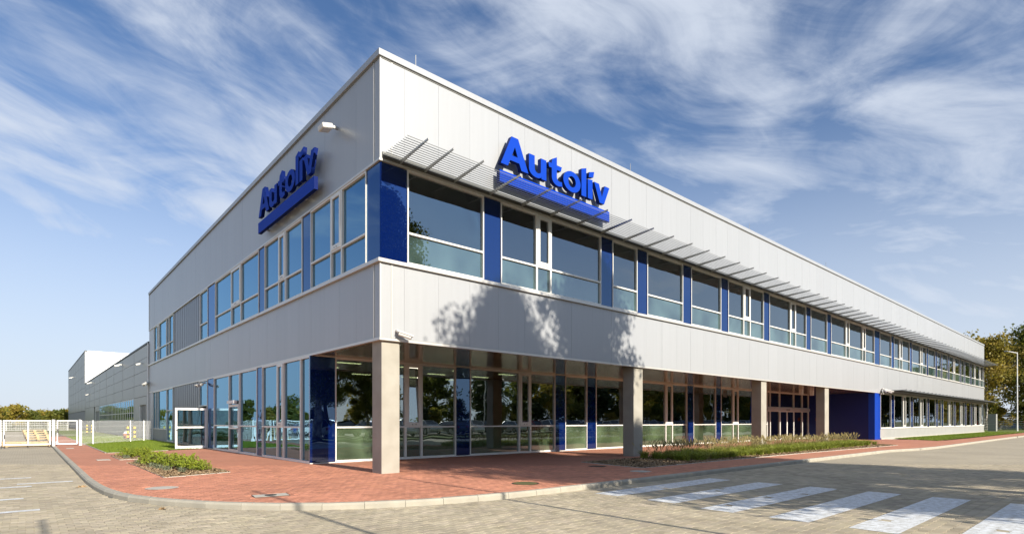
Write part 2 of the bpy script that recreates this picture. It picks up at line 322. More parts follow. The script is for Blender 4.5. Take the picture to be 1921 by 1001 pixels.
def lay(base, poly, z, matname, stuffname, maxd):
    cells = []
    for i in range(-160, 240):
        x = i * L_
        for j in range(-110, 110):
            y = j * P_; xx = x + (L_/2 if j % 2 else 0)
            dd, rr = view(xx, y)
            if dd < 7.0 or dd > maxd or abs(rr) > dd * .96 + .4: continue
            if not inside((xx, y), poly): continue
            if poly is pave_poly:
                if any(inside((xx, y), h) for h in holes) or any((xx-m[0])**2 + (y-m[1])**2 < (m[2]+.06)**2 for m in manholes): continue
                if abs(xx + 4.02) < .42 and abs(y + 2.68) < .30: continue
                if xx > -.12 and y > D - .12: continue
            cells.append((dd, xx, y))
    cells.sort()
    meshes = []
    for k in range(8):
        me = bpy.data.meshes.new('paver'); me.from_pydata([tuple(p) for p in PV], [], PF); me.materials.append(M[matname])
        at = me.color_attributes.new('tone', 'FLOAT_COLOR', 'POINT'); t = .86 + .04 * k
        at.data.foreach_set('color', [t, t, t*(.98+.005*k), 1] * len(PV)); meshes.append(me)
    for dd, x, y in cells[:300]:
        obj('paver', random.choice(meshes), base, (x, y, z + random.uniform(-.002, .0012)))
    rest = cells[300:]; n = len(rest)
    pos = np.array([(x, y, z) for _, x, y in rest]); pos[:, 2] += rng.uniform(-.002, .0012, n)
    V = (PV[None] + pos[:, None]).reshape(-1, 3)
    F = [tuple(a + 24*i for a in f) for i in range(n) for f in PF]
    me = bpy.data.meshes.new(stuffname); me.from_pydata(V.tolist(), [], F); me.materials.append(M[matname])
    t = rng.normal(1.0, .10, n).clip(.8, 1.2); c = np.ones((n, 24, 4), np.float32); c[:, :, 0] = t[:, None]; c[:, :, 1] = (t*rng.uniform(.98, 1.01, n))[:, None]; c[:, :, 2] = (t*rng.uniform(.95, 1.02, n))[:, None]
    me.color_attributes.new('tone', 'FLOAT_COLOR', 'POINT').data.foreach_set('color', c.ravel())
    obj(stuffname, me, base, kind='stuff'); return cells
road = bpy.data.objects['road']; plaza = bpy.data.objects['red_pavement']
road_cells = lay(road, road_poly, RZ, 'paver', 'paving_blocks', 22)
lay(plaza, pave_poly, 0, 'redpaver', 'red_paving_blocks', 20)
# painted markings: top faces of the blocks clipped to the stripe
def clip(poly, rect):
    for ax, lim, sg in ((0, rect[0], 1), (0, rect[2], -1), (1, rect[1], 1), (1, rect[3], -1)):
        out = []
        for i in range(len(poly)):
            a, b = poly[i-1], poly[i]; ia, ib = sg*(a[ax]-lim) >= 0, sg*(b[ax]-lim) >= 0
            if ia != ib:
                t = (lim-a[ax])/(b[ax]-a[ax]); out.append((a[0]+t*(b[0]-a[0]), a[1]+t*(b[1]-a[1])))
            if ib: out.append(b)
        poly = out
        if not poly: break
    return poly
def marking(name, rect):
    mb = MB(); x0, y0, x1, y1 = rect
    for dd, x, y in road_cells:
        if x < x0-.15 or x > x1+.15 or y < y0-.15 or y > y1+.15: continue
        if random.random() < .012: continue
        h = RO + np.array((x, y))
        # two convex-ish halves keep the clip simple
        q = clip([tuple(p) for p in h], rect)
        if len(q) >= 3:
            n = len(mb.v); mb.v += [(a, b, RZ + .003) for a, b in q]; mb.f.append(tuple(range(n, n+len(q))))
    mb.prism([(x0, y0), (x1, y0), (x1, y1), (x0, y1)], RZ - .012, RZ - .0045)
    return mb.build(name, 'paint', kind='structure')
for y0 in (-7.2, -8.68, -10.06, -11.4, -12.68, -14.0, -15.4):
    marking('crosswalk_stripe', (2.2 if y0 > -9 else 2.0, y0, 7.5, y0 + .68))
for X0, X1, Y0, Y1 in ((-9.6, -7.9, 7.1, 7.35), (-9.8, -7.9, 4.15, 4.4), (-8.2, -7.0, 5.0, 5.25), (-9.6, -8.05, 1.2, 1.42), (-9.2, -7.8, -1.08, -.86)):
    marking('road_marking', (X0, Y0, X1, Y1))
# kerb stones
def resample(line, step):
    pts = [Vector(p) for p in line]; out = [pts[0].copy()]; acc = 0
    for a, b in zip(pts, pts[1:]):
        L = (b-a).length; t = step - acc
        while t <= L: out.append(a + (b-a)*(t/L)); t += step
        acc = L - (t - step)
    return out
kerb = structure('kerb', MB().box(61, -6.7, -.2, 61.01, -6.6, -.15), 'kerb')
kp = resample([p for p in KERB[:14]] + [(28, -5.9)] + KERB[14:17] + [(70, -6.64)], .8)
for a, b in zip(kp, kp[1:]):
    t = (b-a).normalized(); n = Vector((-t.y, t.x)); g = .004
    a2, b2 = a + t*g, b - t*g; mb = MB(); dz = random.uniform(-.003, .003)
    prof = [(0, -.16), (0, -.035), (.03, .006), (.15, .006), (.15, -.16)]
    for p in (a2, b2):
        for o_, z_ in prof: q = p + n*o_; mb.v.append((q.x, q.y, z_ + dz))
    mb.f = [(i, (i+1) % 5, 5+(i+1) % 5, 5+i)[::-1] for i in range(5)] + [(0, 1, 2, 3, 4), (9, 8, 7, 6, 5)]
    mb.build('kerb_stone', 'kerb', kerb)
mb = MB(); mb.prism([(70, -6.64), (150, -7.0), (150, -6.85), (70, -6.49)], -.16, .006); mb.build('far_kerb', 'kerb', kerb)
# covers in the pavement
def disc(r, z0, z1, k=28):
    mb = MB(); mb.tube([(0, 0, z0), (0, 0, z1)], r, k); return mb
labels = {'cover': ['pale round concrete manhole cover in the red paving near the left kerb corner', 'pale round concrete manhole cover beside the long planting bed'],
          'moss': ['mossy green round manhole cover in the red paving by the kerb'], 'iron': ['dark iron manhole cover in shade at the tip of the long bed']}
for x, y, r, k in manholes:
    e = empty('manhole_cover', (x, y, 0), label=labels[k].pop(0), cat='manhole cover')
    disc(r, -.006, .003).build('lid', {'cover': 'cover', 'moss': 'mosscover', 'iron': 'iron'}[k], e)
    ring = MB(); k2 = 28
    for i in range(k2):
        for rr, z in ((r+.006, 0), (r+.05, 0)): a = 2*math.pi*i/k2; ring.v.append((rr*math.cos(a), rr*math.sin(a), z))
    ring.f = [(2*i, 2*i+1, (2*i+3) % (2*k2), (2*i+2) % (2*k2)) for i in range(k2)]; ring.build('rim', 'cover' if k == 'cover' else 'iron', e)
e = empty('drain_cover', (-4.02, -2.68, 0), R(-8), label='rectangular pale drain cover with a dark round centre in the red paving', cat='drain cover')
MB().box(-.34, -.2, -.006, .34, .2, .004).build('frame', 'cover', e); MB().box(-.36, -.22, -.006, .36, .22, .0005).build('seat', 'iron', e); d_ = disc(.12, 0, .009); d_.build('lid', 'iron', e)
for (x, y, w, l, lab) in ((-5.62, 13.3, .45, .7, 'small pale rectangular cover slab in the red path near the far planter'), (-6.1, 26.6, .35, .8, 'pale cover slab in the red path just before the small gate')):
    MB().box(x-w/2, y-l/2, -.006, x+w/2, y+l/2, .004).build('cover_slab', 'cover', label=lab, cat='cover slab')

# verge and parking across the road (seen in the window reflections), lawns
structure('verge', flat([(-60, -22.5), (150, -22.5), (150, -17.5), (-60, -17.5)], .04), 'grassbase')
structure('parking_surface', flat([(-60, -34), (150, -34), (150, -22.5), (-60, -22.5)], .2), 'road')
lawn_l = [(-5.0, 19.15), (-2.25, 20.05), (0, 21.3), (0, 42), (-.4, 56), (-5.0, 56), (-5.0, 31.3)]
lawn_r = [(51.3, -.25), (47.9, -4.2), (58, -4.2), (150, -4.5), (150, 6), (97.3, 6), (97.3, -.25)]
lawn_b = [(-5.0, 56), (-.4, 56), (-.4, 108), (-5, 108)]
lawnL = structure('lawn', flat(lawn_l, .012), 'grassbase'); lawnR = structure('lawn', flat(lawn_r, .012), 'grassbase'); structure('lawn', flat(lawn_b, .012), 'grassbase')
def blades(name, polys, n, h, w, m, z=.01, bias=None, **kw):
    P = []
    for poly in polys:
        xs = [p[0] for p in poly]; ys = [p[1] for p in poly]; k = 0
        while k < n:
            x, y = random.uniform(min(xs), max(xs)), random.uniform(min(ys), max(ys))
            if inside((x, y), poly): P.append((x, y)); k += 1
    P = np.array(P); n = len(P); a = rng.uniform(0, 2*np.pi, n); hh = rng.uniform(.5, 1.2, n)*h; ln = rng.uniform(-.5, .5, (n, 2))*h
    V = np.zeros((n, 3, 3)); V[:, 0, :2] = P + np.stack([np.cos(a), np.sin(a)], 1)*w/2; V[:, 1, :2] = P - np.stack([np.cos(a), np.sin(a)], 1)*w/2
    V[:, 2, :2] = P + ln; V[:, :, 2] = z; V[:, 2, 2] = z + hh
    me = bpy.data.meshes.new(name); me.from_pydata(V.reshape(-1, 3).tolist(), [], [(3*i, 3*i+1, 3*i+2) for i in range(n)]); me.materials.append(M[m])
    return obj(name, me, **kw)
blades('grass', [lawn_l], 42000, .06, .035, 'blade', label='short bright green lawn grass beside the shaded facade', cat='grass', kind='stuff')
blades('grass', [[(51.3, -.3), (48, -4.15), (96, -4.3), (97, -.3)]], 42000, .07, .05, 'blade', label='bright green lawn strip along the far right plinth', cat='grass', kind='stuff')
edge = structure('lawn_edging', MB().box(-5.06, 19.2, -.02, -4.99, 56, .025), 'kerb')
MB().prism([(-4.99, 19.1), (-4.95, 19.04), (-2.2, 19.95), (-2.25, 20.02)], -.02, .02).build('edging_strip', 'kerb', edge)
mb = MB()
arc = [(-5.3, 31.9), (-4.4, 33.4), (-3.3, 37.5), (-2.5, 42.5), (-2.1, 47)]
for a, b in zip(arc, arc[1:]): mb.prism([a, (a[0]+.25, a[1]), (b[0]+.25, b[1]), b], 0, .03)
mb.build('curved_strip', 'cover', edge)
MB().box(-6.4, 42, .0, -.4, 43.2, .02).build('crossing_slab', 'redfar', edge)

# ------------------------------------------------------------------ office building
B = empty('office_building', (0, 0, 0), label='long two storey silver clad office building with ribbon windows', cat='building')
ZB, ZS, ZT, ZR = 4.08, 6.44, 9.44, 12.78; XE, YE = 97.25, 42.0
FR, FL, FG = Face('R'), Face('L'), Face('R', D)
# backing walls, slabs, roof
mb = MB()
mb.box(.2, .16, ZT + .03, XE - .05, .3, ZR - .2); mb.box(.2, .16, ZB + .03, XE - .05, .3, ZS - .02)
mb.box(.16, .31, ZT + .03, .3, YE - .05, ZR - .2); mb.box(.16, .31, ZB + .03, .3, YE - .05, ZS - .02)
mb.build('wall_core', 'gap', B)
MB().box(.31, .31, ZR - .55, XE - .06, YE - .06, ZR - .35).build('roof', 'roofm', B)
MB().box(XE - .04, .2, .0, XE, YE, ZR - .02).build('end_wall', 'facade', B); MB().box(.4, YE - .04, 0, XE - .05, YE, ZR - .02).build('rear_wall', 'facade', B)
MB().box(.31, .31, ZT + .02, XE - .06, 16, ZT + .1).build('ceiling', 'ceil', B)
MB().box(.31, .31, ZS - .75, XE - .06, 16, ZS - .4).build('floor_slab', 'ifloor', B)
MB().box(.31, D + .15, ZB - .05, XE - .06, 16, ZB - .01).build('ceiling', 'ceil', B)
MB().box(.31, D + .12, -.1, 46.9, 16, .01).build('floor_slab', 'ifloor', B); MB().box(47.3, .3, -.1, XE - .06, 16, .6).build('floor_slab', 'ifloor', B)
MB().box(9.5, 16, 0, XE - .06, 16.2, ZR - .6).build('inner_wall', 'inner', B); MB().box(9.5, 16.21, 0, 9.7, YE - .05, ZR - .6).build('inner_wall', 'inner', B)
for x in (12.6, 25.4, 38): MB().box(x, 9.4, .02, x + .6, 10, ZB - .07).build('inner_column', 'inner', B)
# soffit above the arcade
mb = MB(); n = 0
xs = [.25, 1.4, 4.0, 4.8, 7.4, 10.5, 13.0, 15.6, 18.2, 20.9, 24, 27, 30, 33, 36, 39, 42, 45, 47]
for a, b in zip(xs, xs[1:]):
    MB().box(a + .006, .02, ZB + .0, b - .006, D - .08, ZB + .022).build('soffit_panel', 'soffit', B)
MB().box(.2, .1, ZB + .023, 47, D + .1, ZB + .03).build('soffit_core', 'gap', B)
# soffit on shaded side is flush; wall panels
def panels(face, seams, z0, z1, m='facade', name='wall_panel'):
    for a, b in zip(seams, seams[1:]):
        mb = MB(); face.box(mb, a + .0025, b - .0025, z0, z1, -.13, 0.0 + random.uniform(-.0015, .0015)); mb.build(name, m, B)
seR = [.03, .39, .83] + [2.1 + 1.275*i for i in range(75)]; seR = [x for x in seR if x < XE - .6] + [XE]
seL = [.03, .39] + [1.6 + 1.26*i for i in range(33)]; seL = [y for y in seL if y < YE - .5] + [YE]
panels(FR, seR, ZT + .08, ZR - .2); panels(FR, seR, ZB + .06, ZS - .05)
panels(FL, [.03] + seL[1:], ZT + .08, ZR - .2); panels(FL, [.03] + seL[1:], ZB + .06, ZS - .05)
# corner profile, ribs
for z0, z1 in ((ZT + .08, ZR - .2), (ZB + .06, ZS - .05)):
    MB().box(-.012, -.012, z0, .03, .03, z1).build('corner_profile', 'trim', B)
    mb = MB(); FR.box(mb, .375, .405, z0, z1, 0, .02); mb.build('rib', 'trim', B)
    mb = MB(); FL.box(mb, .375, .405, z0, z1, 0, .02); mb.build('rib', 'trim', B)
    mb = MB(); FL.box(mb, YE - .02, YE + .04, z0 if z0 > 9 else 0, z1, -.1, .03); mb.build('corner_profile', 'trim', B)
    MB().box(XE, -.012, z0, XE + .05, .05, z1).build('corner_profile', 'frame', B)
def trims(z0, z1, d, m='frame', name='trim', xe=XE, L=True):
    mb = MB(); FR.box(mb, -d, xe, z0, z1, -.1, d); mb.build(name, m, B)
    if L: mb = MB(); FL.box(mb, .1 + .001, YE, z0, z1, -.1, d); mb.build(name, m, B)
trims(ZR - .19, ZR, .07, 'facade', 'coping'); trims(ZR - .23, ZR - .195, .02, 'gap', 'coping_joint'); trims(ZT - .0, ZT + .07, .05, 'trim', 'window_head')
trims(ZS - .045, ZS + .06, .10, 'trim', 'sill'); trims(ZB - .03, ZB + .05, .03, 'trim', 'drip_edge')
MB().box(-.066, .1, ZR - .02, .35, YE, ZR + .004).build('coping_top', 'facade', B); MB().box(.36, -.066, ZR - .02, XE, .35, ZR + .003).build('coping_top', 'facade', B)
for x in (1.3, 12.5, 24, 36): MB().tube([(x, .1, ZR), (x, .1, ZR + .45)], .012, 5).build('lightning_rod', 'steel', B)

def bay(face, kind, u0, u1, z0, zt, z1, gl, flm, w=.042, tilt=False):
    """one glazed bay: frame, transom, panes; kinds W fixed, S with opening sash, B blue panel, P sheet panel"""
    mb = MB()
    if kind == 'P':
        k = max(1, round((u1-u0)/.6)); face.box(mb, u0 + .03, u1 - .03, z0, z1, -.08, -.03)
        for i in range(1, k): u = u0 + (u1-u0)*i/k; face.box(mb, u - .012, u + .012, z0, z1, -.029, -.018)
        return mb.build('sheet_panel', 'darkpanel', B)
    if kind == 'B':
        face.box(mb, u0 + .006, u1 - .006, z0 + .02, z1 - .02, -.05, -.005); p = mb.build('blue_panel', 'blue', B); return p
    w0 = w
    face.box(mb, u0, u0 + w0, z0, z1, -.1, .03); face.box(mb, u1 - w0, u1, z0, z1, -.1, .03)
    face.box(mb, u0 + w0, u1 - w0, z0, z0 + .06, -.1, .028); face.box(mb, u0 + w0, u1 - w0, z1 - .06, z1, -.1, .028)
    if zt: face.box(mb, u0 + w0, u1 - w0, zt - .032, zt + .032, -.1, .026)
    fr = mb.build('window', 'frame', B)
    lo = (zt + .032) if zt else z0 + .06
    def pane(a, b, c, d, m, dd=-.05):
        q = MB(); face.box(q, a, b, c, d, dd - .012, dd); return q.build('pane', m, fr)
    if kind == 'S':
        s = MB(); t = .11
        face.box(s, u0 + w0, u0 + w0 + t, lo, z1 - .06, -.06, .05); face.box(s, u1 - w0 - t, u1 - w0, lo, z1 - .06, -.06, .05)
        face.box(s, u0 + w0 + t, u1 - w0 - t, lo, lo + .16, -.06, .05); face.box(s, u0 + w0 + t, u1 - w0 - t, z1 - .06 - t, z1 - .06, -.06, .05)
        so_ = s.build('sash', 'frame', fr); pn = pane(u0 + w0 + t, u1 - w0 - t, lo + .16, z1 - .06 - t, gl, -.0)
        if tilt:
            pn.data.transform(Matrix.Translation((0, face.off + .02, lo + .16)) @ Matrix.Rotation(R(-3.2), 4, 'X') @ Matrix.Translation((0, -face.off - .02, -lo - .16)))
        h = MB(); um = (u0+u1)/2; face.box(h, um - .1, um - .07, lo + .05, lo + .08, .05, .07); face.box(h, um + .07, um + .1, lo + .05, lo + .08, .05, .07); h.build('handle', 'dark', fr)
    else:
        pane(u0 + w0, u1 - w0, lo, z1 - .06, gl)
    if zt: pane(u0 + w0, u1 - w0, z0 + .06, zt - .032, flm)
    return fr
def strip(face, seq, z0, zt, z1, gl, flm, **kw):
    for i in range(0, len(seq) - 1, 2):
        u0, k, u1 = seq[i], seq[i+1], seq[i+2]
        bay(face, k, u0, u1, z0, zt, z1, gl, flm, **kw)
UR = [.02,'B',.93,'W',3.97,'B',4.75,'W',6.53,'S',7.28,'W',10.31,'B',11.08,'W',12.86,'B',13.63,'W',16.66,'B',17.43,'W',20.46,'B',21.25,'W',23.06,'S',23.86,'W',25.62,'B',26.4,'W',29.48,'S',30.32,'W',32.08,'B',32.87,'W',35.9,'B',36.7,'W',39.8,'S',40.55,'W',43.7,'S',44.4,'W',46.78,'B',47.54,'B',48.26,'W',51.65,'B',52.49,'W',54.28,'S',55.13,'W',57.8,'B',58.57,'W',61.81,'S',62.66,'W',64.34,'B',65.02,'W',68.13,'B',68.91,'W',70.84,'B',71.42,'W',74.32,'B',75.0,'W',77.27,'S',77.97,'W',81.0,'B',81.65,'W',83.46,'B',83.98,'W',87.26,'B',88.11,'W',90.14,'S',90.86,'W',93.8,'S',94.56,'W',96.38,'W',97.2]
strip(FR, UR, ZS + .06, 7.47, ZT, 'glass', 'film')
UL = [.02,'B',.88,'W',2.67,'S',3.53,'W',5.37,'B',6.23,'W',8.07,'S',8.87,'W',10.72,'B',11.56,'W',14.4,'S',16.1,'W',19.38,'B',21.09,'W',23.1,'P',31.31,'W',33.0,'W',34.0,'W',37.12,'S',37.88,'W',39.5]
strip(FL, UL, ZS + .06, 7.47, ZT, 'lglass', 'lglass')
mb = MB(); FL.box(mb, 39.5, YE - .02, ZS + .06, ZT, -.12, 0); mb.build('wall_panel', 'facade', B)
GZ = 4.05
GRa = [.02,'B',.94,'W',4.03,'S',4.82,'W',6.63,'B',7.43,'W',10.51,'S',11.27,'W',13.06,'B',13.84,'W',15.62,'B',16.39,'W',19.4,'B',20.2,'W',23.41,'S',24.18,'W',25.98,'B',26.8,'W',29.86,'B',30.63,'W',32.45,'S',33.26,'W',36.0,'B',36.8,'W',38.3]
for i in range(0, len(GRa)-1, 2): bay(FG, GRa[i+1], GRa[i], GRa[i+2], .03, 1.36, GZ, 'gglass', 'gfilm', tilt=(i == 4))
mb = MB(); FG.box(mb, -.02, 47, 0, .03, -.1, .05); mb.build('threshold', 'frame', B); mb = MB(); FG.box(mb, -.02, 47, GZ, GZ + .03, -.1, .05); mb.build('head_rail', 'frame', B)
LGa = [D + .07,'W',6.4,'W',8.32,'S',9.08,'W',11.07,'B',11.83,'W',14.64,'W',16.54,'W',19.7,'B',21.2]
for i in range(0, len(LGa)-1, 2): bay(FL, LGa[i+1], LGa[i], LGa[i+2], .03, 1.36 if LGa[i+1] != 'W' or i > 1 else None, GZ, 'lglass', 'lglass')
MB().box(-.036, D - .004, .031, .018, D + .069, GZ).build('corner_cover', 'blue', B)
mb = MB(); FL.box(mb, D - .02, 21.2, 0, .03, -.1, .05); mb.build('threshold', 'frame', B)
mb = MB(); FL.box(mb, .101, D + .0, ZB + .0, ZB + .02, -.1, .0); mb.build('soffit_edge', 'trim', B)
mb = MB(); FR.box(mb, .15, .2, 0, 0, 0, 0)
# glazed door inside the shaded facade + open door leaf
def door_frame(u0, u1, name, zt=2.35):
    mb = MB(); t = .09
    FL.box(mb, u0, u0 + t, .01, zt, .031, .06); FL.box(mb, u1 - t, u1, .01, zt, .031, .06); FL.box(mb, u0 + t, u1 - t, zt - .12, zt, .031, .06); FL.box(mb, u0 + t, u1 - t, .01, .16, .031, .06); FL.box(mb, u0 + t, u1 - t, 1.2, 1.29, .031, .06)
    d = mb.build(name, 'frame', B)
    h = MB(); FL.box(h, u0 + .03, u0 + .06, 1.05, 1.25, .06, .11); h.build('handle', 'steel', d)
    c = MB(); FL.box(c, u0 + .25, u1 - .3, zt + .05, zt + .2, .04, .22); c.build('door_closer', 'white', d); return d
door_frame(14.7, 16.45, 'door', 2.45)
# far part of the shaded ground floor
bay(FL, 'W', 21.2, 23.3, 2.5, None, GZ, 'lglass', 'lglass')
mb = MB(); FL.box(mb, 21.2, 21.29, 0, 2.5, -.1, .03); FL.box(mb, 23.2, 23.3, 0, 2.5, -.1, .03); mb.build('door_frame', 'frame', B)
bay(FL, 'P', 23.3, 31.5, .1, None, GZ, 'lglass', 'lglass')
bay(FL, 'W', 31.5, 33.9, .1, 2.4, GZ, 'lglass', 'lglass')
for a, b in ((33.9, 37.7), (37.7, 38.75), (38.75, 40.0)): bay(FL, 'W', a, b, .95, None, GZ, 'lglass', 'lglass')
mb = MB(); FL.box(mb, 33.95, YE, .12, .93, -.1, .02); mb.build('plinth_panel', 'plinth', B); mb = MB(); FL.box(mb, 40.0, YE - .02, .95, ZB, -.1, 0); mb.build('wall_panel', 'facade', B)
mb = MB(); FL.box(mb, 23.3, YE, -.1, .1, -.1, .05); mb.build('base_strip', 'cover', B)
mb = MB(); leaf_w, leaf_h, t = 1.66, 2.36, .09; yl = 21.22
mb.box(-.06 - t, yl - .03, .02, -.06, yl + .03, leaf_h); mb.box(-leaf_w, yl - .03, .02, -leaf_w + t*1.15, yl + .03, leaf_h)
for z0, z1 in ((.02, .17), (1.2, 1.29), (leaf_h - .12, leaf_h)): mb.box(-leaf_w + t*1.15, yl - .03, z0, -.06 - t, yl + .03, z1)
dl = mb.build('open_door', 'white', B, label='wide white framed glass door standing open at right angles')
MB().box(-leaf_w + .1, yl - .006, .17, -.15, yl + .006, 1.2).build('pane', 'gglass', dl); MB().box(-leaf_w + .1, yl - .006, 1.29, -.15, yl + .006, leaf_h - .12).build('pane', 'gglass', dl)
MB().box(-leaf_w + .02, yl - .09, 1.08, -leaf_w + .06, yl - .03, 1.12).box(-leaf_w + .02, yl - .1, 1.08, -leaf_w + .16, yl - .08, 1.11).build('handle', 'dark', dl)
# entrance screen with sliding doors
mb = MB(); FG.box(mb, 38.3, 47.1, 2.48, 2.76, -.05, .12)
hd = mb.build('door_header', 'trim', B); mb = MB(); FG.box(mb, 41.8, 42.5, 2.56, 2.62, .121, .14); mb.build('sensor', 'dark', hd)
for a, b in ((38.3, 38.86), (38.86, 40.73), (40.73, 43.66), (43.66, 45.53), (45.53, 47.0)):
    bay(FG, 'W', a, b, 2.76, None, GZ, 'gglass', 'gglass', w=.05)
    if a != 40.73: bay(FG, 'W', a, b, .03, None, 2.48, 'gglass', 'gglass', w=.05)
for a, b in ((40.78, 42.2), (42.2, 43.61)):
    mb = MB(); FG.box(mb, a, a + .09, .03, 2.48, -.03, .02); FG.box(mb, b - .09, b, .03, 2.48, -.03, .02); FG.box(mb, a + .09, b - .09, .03, .15, -.03, .02); FG.box(mb, a + .09, b - .09, 2.4, 2.48, -.03, .02)
    s_ = mb.build('sliding_door', 'frame', B); q = MB(); FG.box(q, a + .09, b - .09, .15, 2.4, -.012, 0); q.build('pane', 'gglass', s_)
# side wall of the recess, bright end and column set
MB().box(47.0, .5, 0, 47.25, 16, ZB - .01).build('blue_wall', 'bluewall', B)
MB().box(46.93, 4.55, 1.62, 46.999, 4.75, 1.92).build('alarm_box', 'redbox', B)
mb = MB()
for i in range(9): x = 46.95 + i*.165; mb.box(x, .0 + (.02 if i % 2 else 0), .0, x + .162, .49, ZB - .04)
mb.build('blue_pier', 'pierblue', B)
for i, (x0, x1) in enumerate(((.1, .72), (12.74, 13.43), (25.54, 26.25), (35.78, 36.55))):
    me = chamfer(MB().box(x0, .09, -.02, x1, .70, ZB - .001).mesh('column', 'concrete'), .012); obj('column', me, B)
for x in (37.2, 39.3): MB().box(x, 2.2, ZB - .42, x + .25, 2.45, ZB - .002).build('ceiling_spotlight', 'white', B)
# far right ground floor: plinth and window strip
pl = MB(); FR.box(pl, 48.46, XE, .12, .92, -.1, -.005); pl.build('plinth_panel', 'plinth', B)
pl = MB(); FR.box(pl, 48.46, XE, -.1, .12, -.1, .08); pl.build('base_strip', 'cover', B)
pl = MB(); FR.box(pl, 48.46, XE, .92, .99, -.1, .06); pl.build('sill', 'frame', B)
GF = [48.46,'W',51.67,'B',52.57,'W',55.5,'S',56.4,'W',58.15,'B',58.97,'W',61.88,'S',62.85,'W',64.59,'B',65.37,'W',68.4,'B',69.29,'W',70.98,'B',71.92,'W',74.73,'S',75.74,'W',77.47,'B',78.36,'W',81.3,'S',82.37,'W',83.94,'B',84.82,'W',87.72,'B',88.58,'W',90.33,'S',91.46,'W',94.01,'S',95.2,'W',97.2]
strip(FR, GF, .99, None, ZB - .03, 'gglass', 'gfilm', w=.05)
# ceiling lamps seen through the panes (lit)
for x in (1.6, 4.5, 7.4, 10.3, 14.0, 17, 21.4, 24.4, 28, 31):
    for y in (6.6, 8.8, 11.4):
        MB().box(x, y, ZB - .075, x + 1.0, y + .18, ZB - .052).build('ceiling_light', 'lit', B)
for x in (1.6, 8, 14): MB().box(x, 3.0, ZT - .012, x + .9, 3.9, ZT + .012).build('ceiling_light', 'lit', B)
# sun shades
def shade(x0, x1, z, y0, y1, brk, ns, name, close=False):
    mb = MB(); mb.box(x0, y0 - .001, z - .1, x1, y0 + .06, z + .1)
    rail = mb.build(name, 'slat', B)
    for i in range(ns):
        y = y0 - .08 + (y1 - y0 + .16) * i / (ns - 1); m_ = MB(); w = .042 if not close else .06
        a = R(35); c, s = math.cos(a)*w, math.sin(a)*w
        n = 0; m_.v = [(xx, y + sx*c + sz*.004, z + sx*s + sz*.011) for xx in (x0, x1) for sx, sz in ((-1, -1), (1, -1), (1, 1), (-1, 1))]
        m_.f = [(0, 1, 2, 3), (7, 6, 5, 4), (0, 4, 5, 1), (1, 5, 6, 2), (2, 6, 7, 3), (3, 7, 4, 0)]
        m_.build('slat', 'slat', rail)
    bme = MB(); v = [(0, y0, -.12), (0, y0, .0), (0, y1 - .06, .09), (0, y1 - .06, .03)]
    bme.v = [(x_, yy, zz) for x_ in (-.012, .012) for _, yy, zz in v]; bme.f = [(3, 2, 1, 0), (4, 5, 6, 7), (0, 1, 5, 4), (1, 2, 6, 5), (2, 3, 7, 6), (3, 0, 4, 7)]
    bm_ = bme.mesh('bracket', 'steel')
    for x in brk: obj('bracket', bm_, rail, (x, 0, z))
shade(.06, XE + .2, 9.62, -.06, -1.6, [.65, 1.53, 2.68] + [4.2 + 1.512*i for i in range(62)], 12, 'sunshade')
shade(49.3, XE + .2, 4.30, -.06, -1.55, [50 + 1.55*i for i in range(31)], 14, 'sunshade', True)
MB().tube([(-.06, YE + .12, 0), (-.06, YE + .12, 8.4)], .06, 8).build('downpipe', 'white', B)

# ------------------------------------------------------------------ signs
def arcp(cx_, cy_, rx, ry, a0, a1, n): return [(cx_ + rx*math.cos(R(a0 + (a1-a0)*i/n)), cy_ + ry*math.sin(R(a0 + (a1-a0)*i/n))) for i in range(n+1)]
G = {  # outlines in a 1-high cap box: list of closed contours, advance
 'A': ([[(0,0),(.38,1.0),(.62,1.0),(1.0,0),(.74,0),(.66,.21),(.33,.21),(.25,0)], [(.395,.385),(.605,.385),(.5,.69)]], 1.02),
 'u': ([[(0,.70),(.22,.70)] + arcp(.36,.28,.14,.135,180,270,6) + [(.43,.175),(.46,.21),(.46,.70),(.68,.70),(.68,.0),(.49,.0),(.475,.09)] + arcp(.29,.22,.29,.24,-45,-180,8)], .76),
 't': ([[(.0,.70),(.13,.70),(.16,.86),(.35,.98),(.35,.70),(.56,.70),(.52,.54),(.35,.54)] + arcp(.46,.28,.11,.12,180,270,5) + [(.56,.175),(.58,.01)] + arcp(.40,.24,.26,.255,-60,-180,8) + [(.14,.54),(.03,.54)]], .62),
 'o': ([arcp(.38,.345,.38,.37,0,360,32)[:-1], arcp(.38,.345,.165,.20,0,360,24)[:-1][::-1]], .80),
 'l': ([[(0,0),(.22,0),(.22,1.07),(0,.98)]], .29),
 'i': ([[(0,0),(.22,0),(.22,.73),(0,.70)], [(.04,.78),(.26,.84),(.30,1.06),(.07,.98)]], .30),
 'v': ([[(0,.70),(.23,.70),(.37,.24),(.51,.70),(.74,.70),(.48,0),(.26,0)]], .74),
}
def glyph(ch, h, depth, sx=1.0):
    cu = bpy.data.curves.new('glyph', 'CURVE'); cu.dimensions = '2D'; cu.fill_mode = 'BOTH'; cu.extrude = depth/2; cu.bevel_depth = 0
    for c in G[ch][0]:
        sp = cu.splines.new('POLY'); sp.points.add(len(c)-1); sp.use_cyclic_u = True
        for p, (x, y) in zip(sp.points, c): p.co = (x*h*sx, y*h, 0, 1)
    t = bpy.data.objects.new('glyph', cu); me = bpy.data.meshes.new_from_object(t); bpy.data.objects.remove(t); bpy.data.curves.remove(cu)
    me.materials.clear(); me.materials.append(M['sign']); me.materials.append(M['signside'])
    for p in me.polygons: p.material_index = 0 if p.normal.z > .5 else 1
    return me
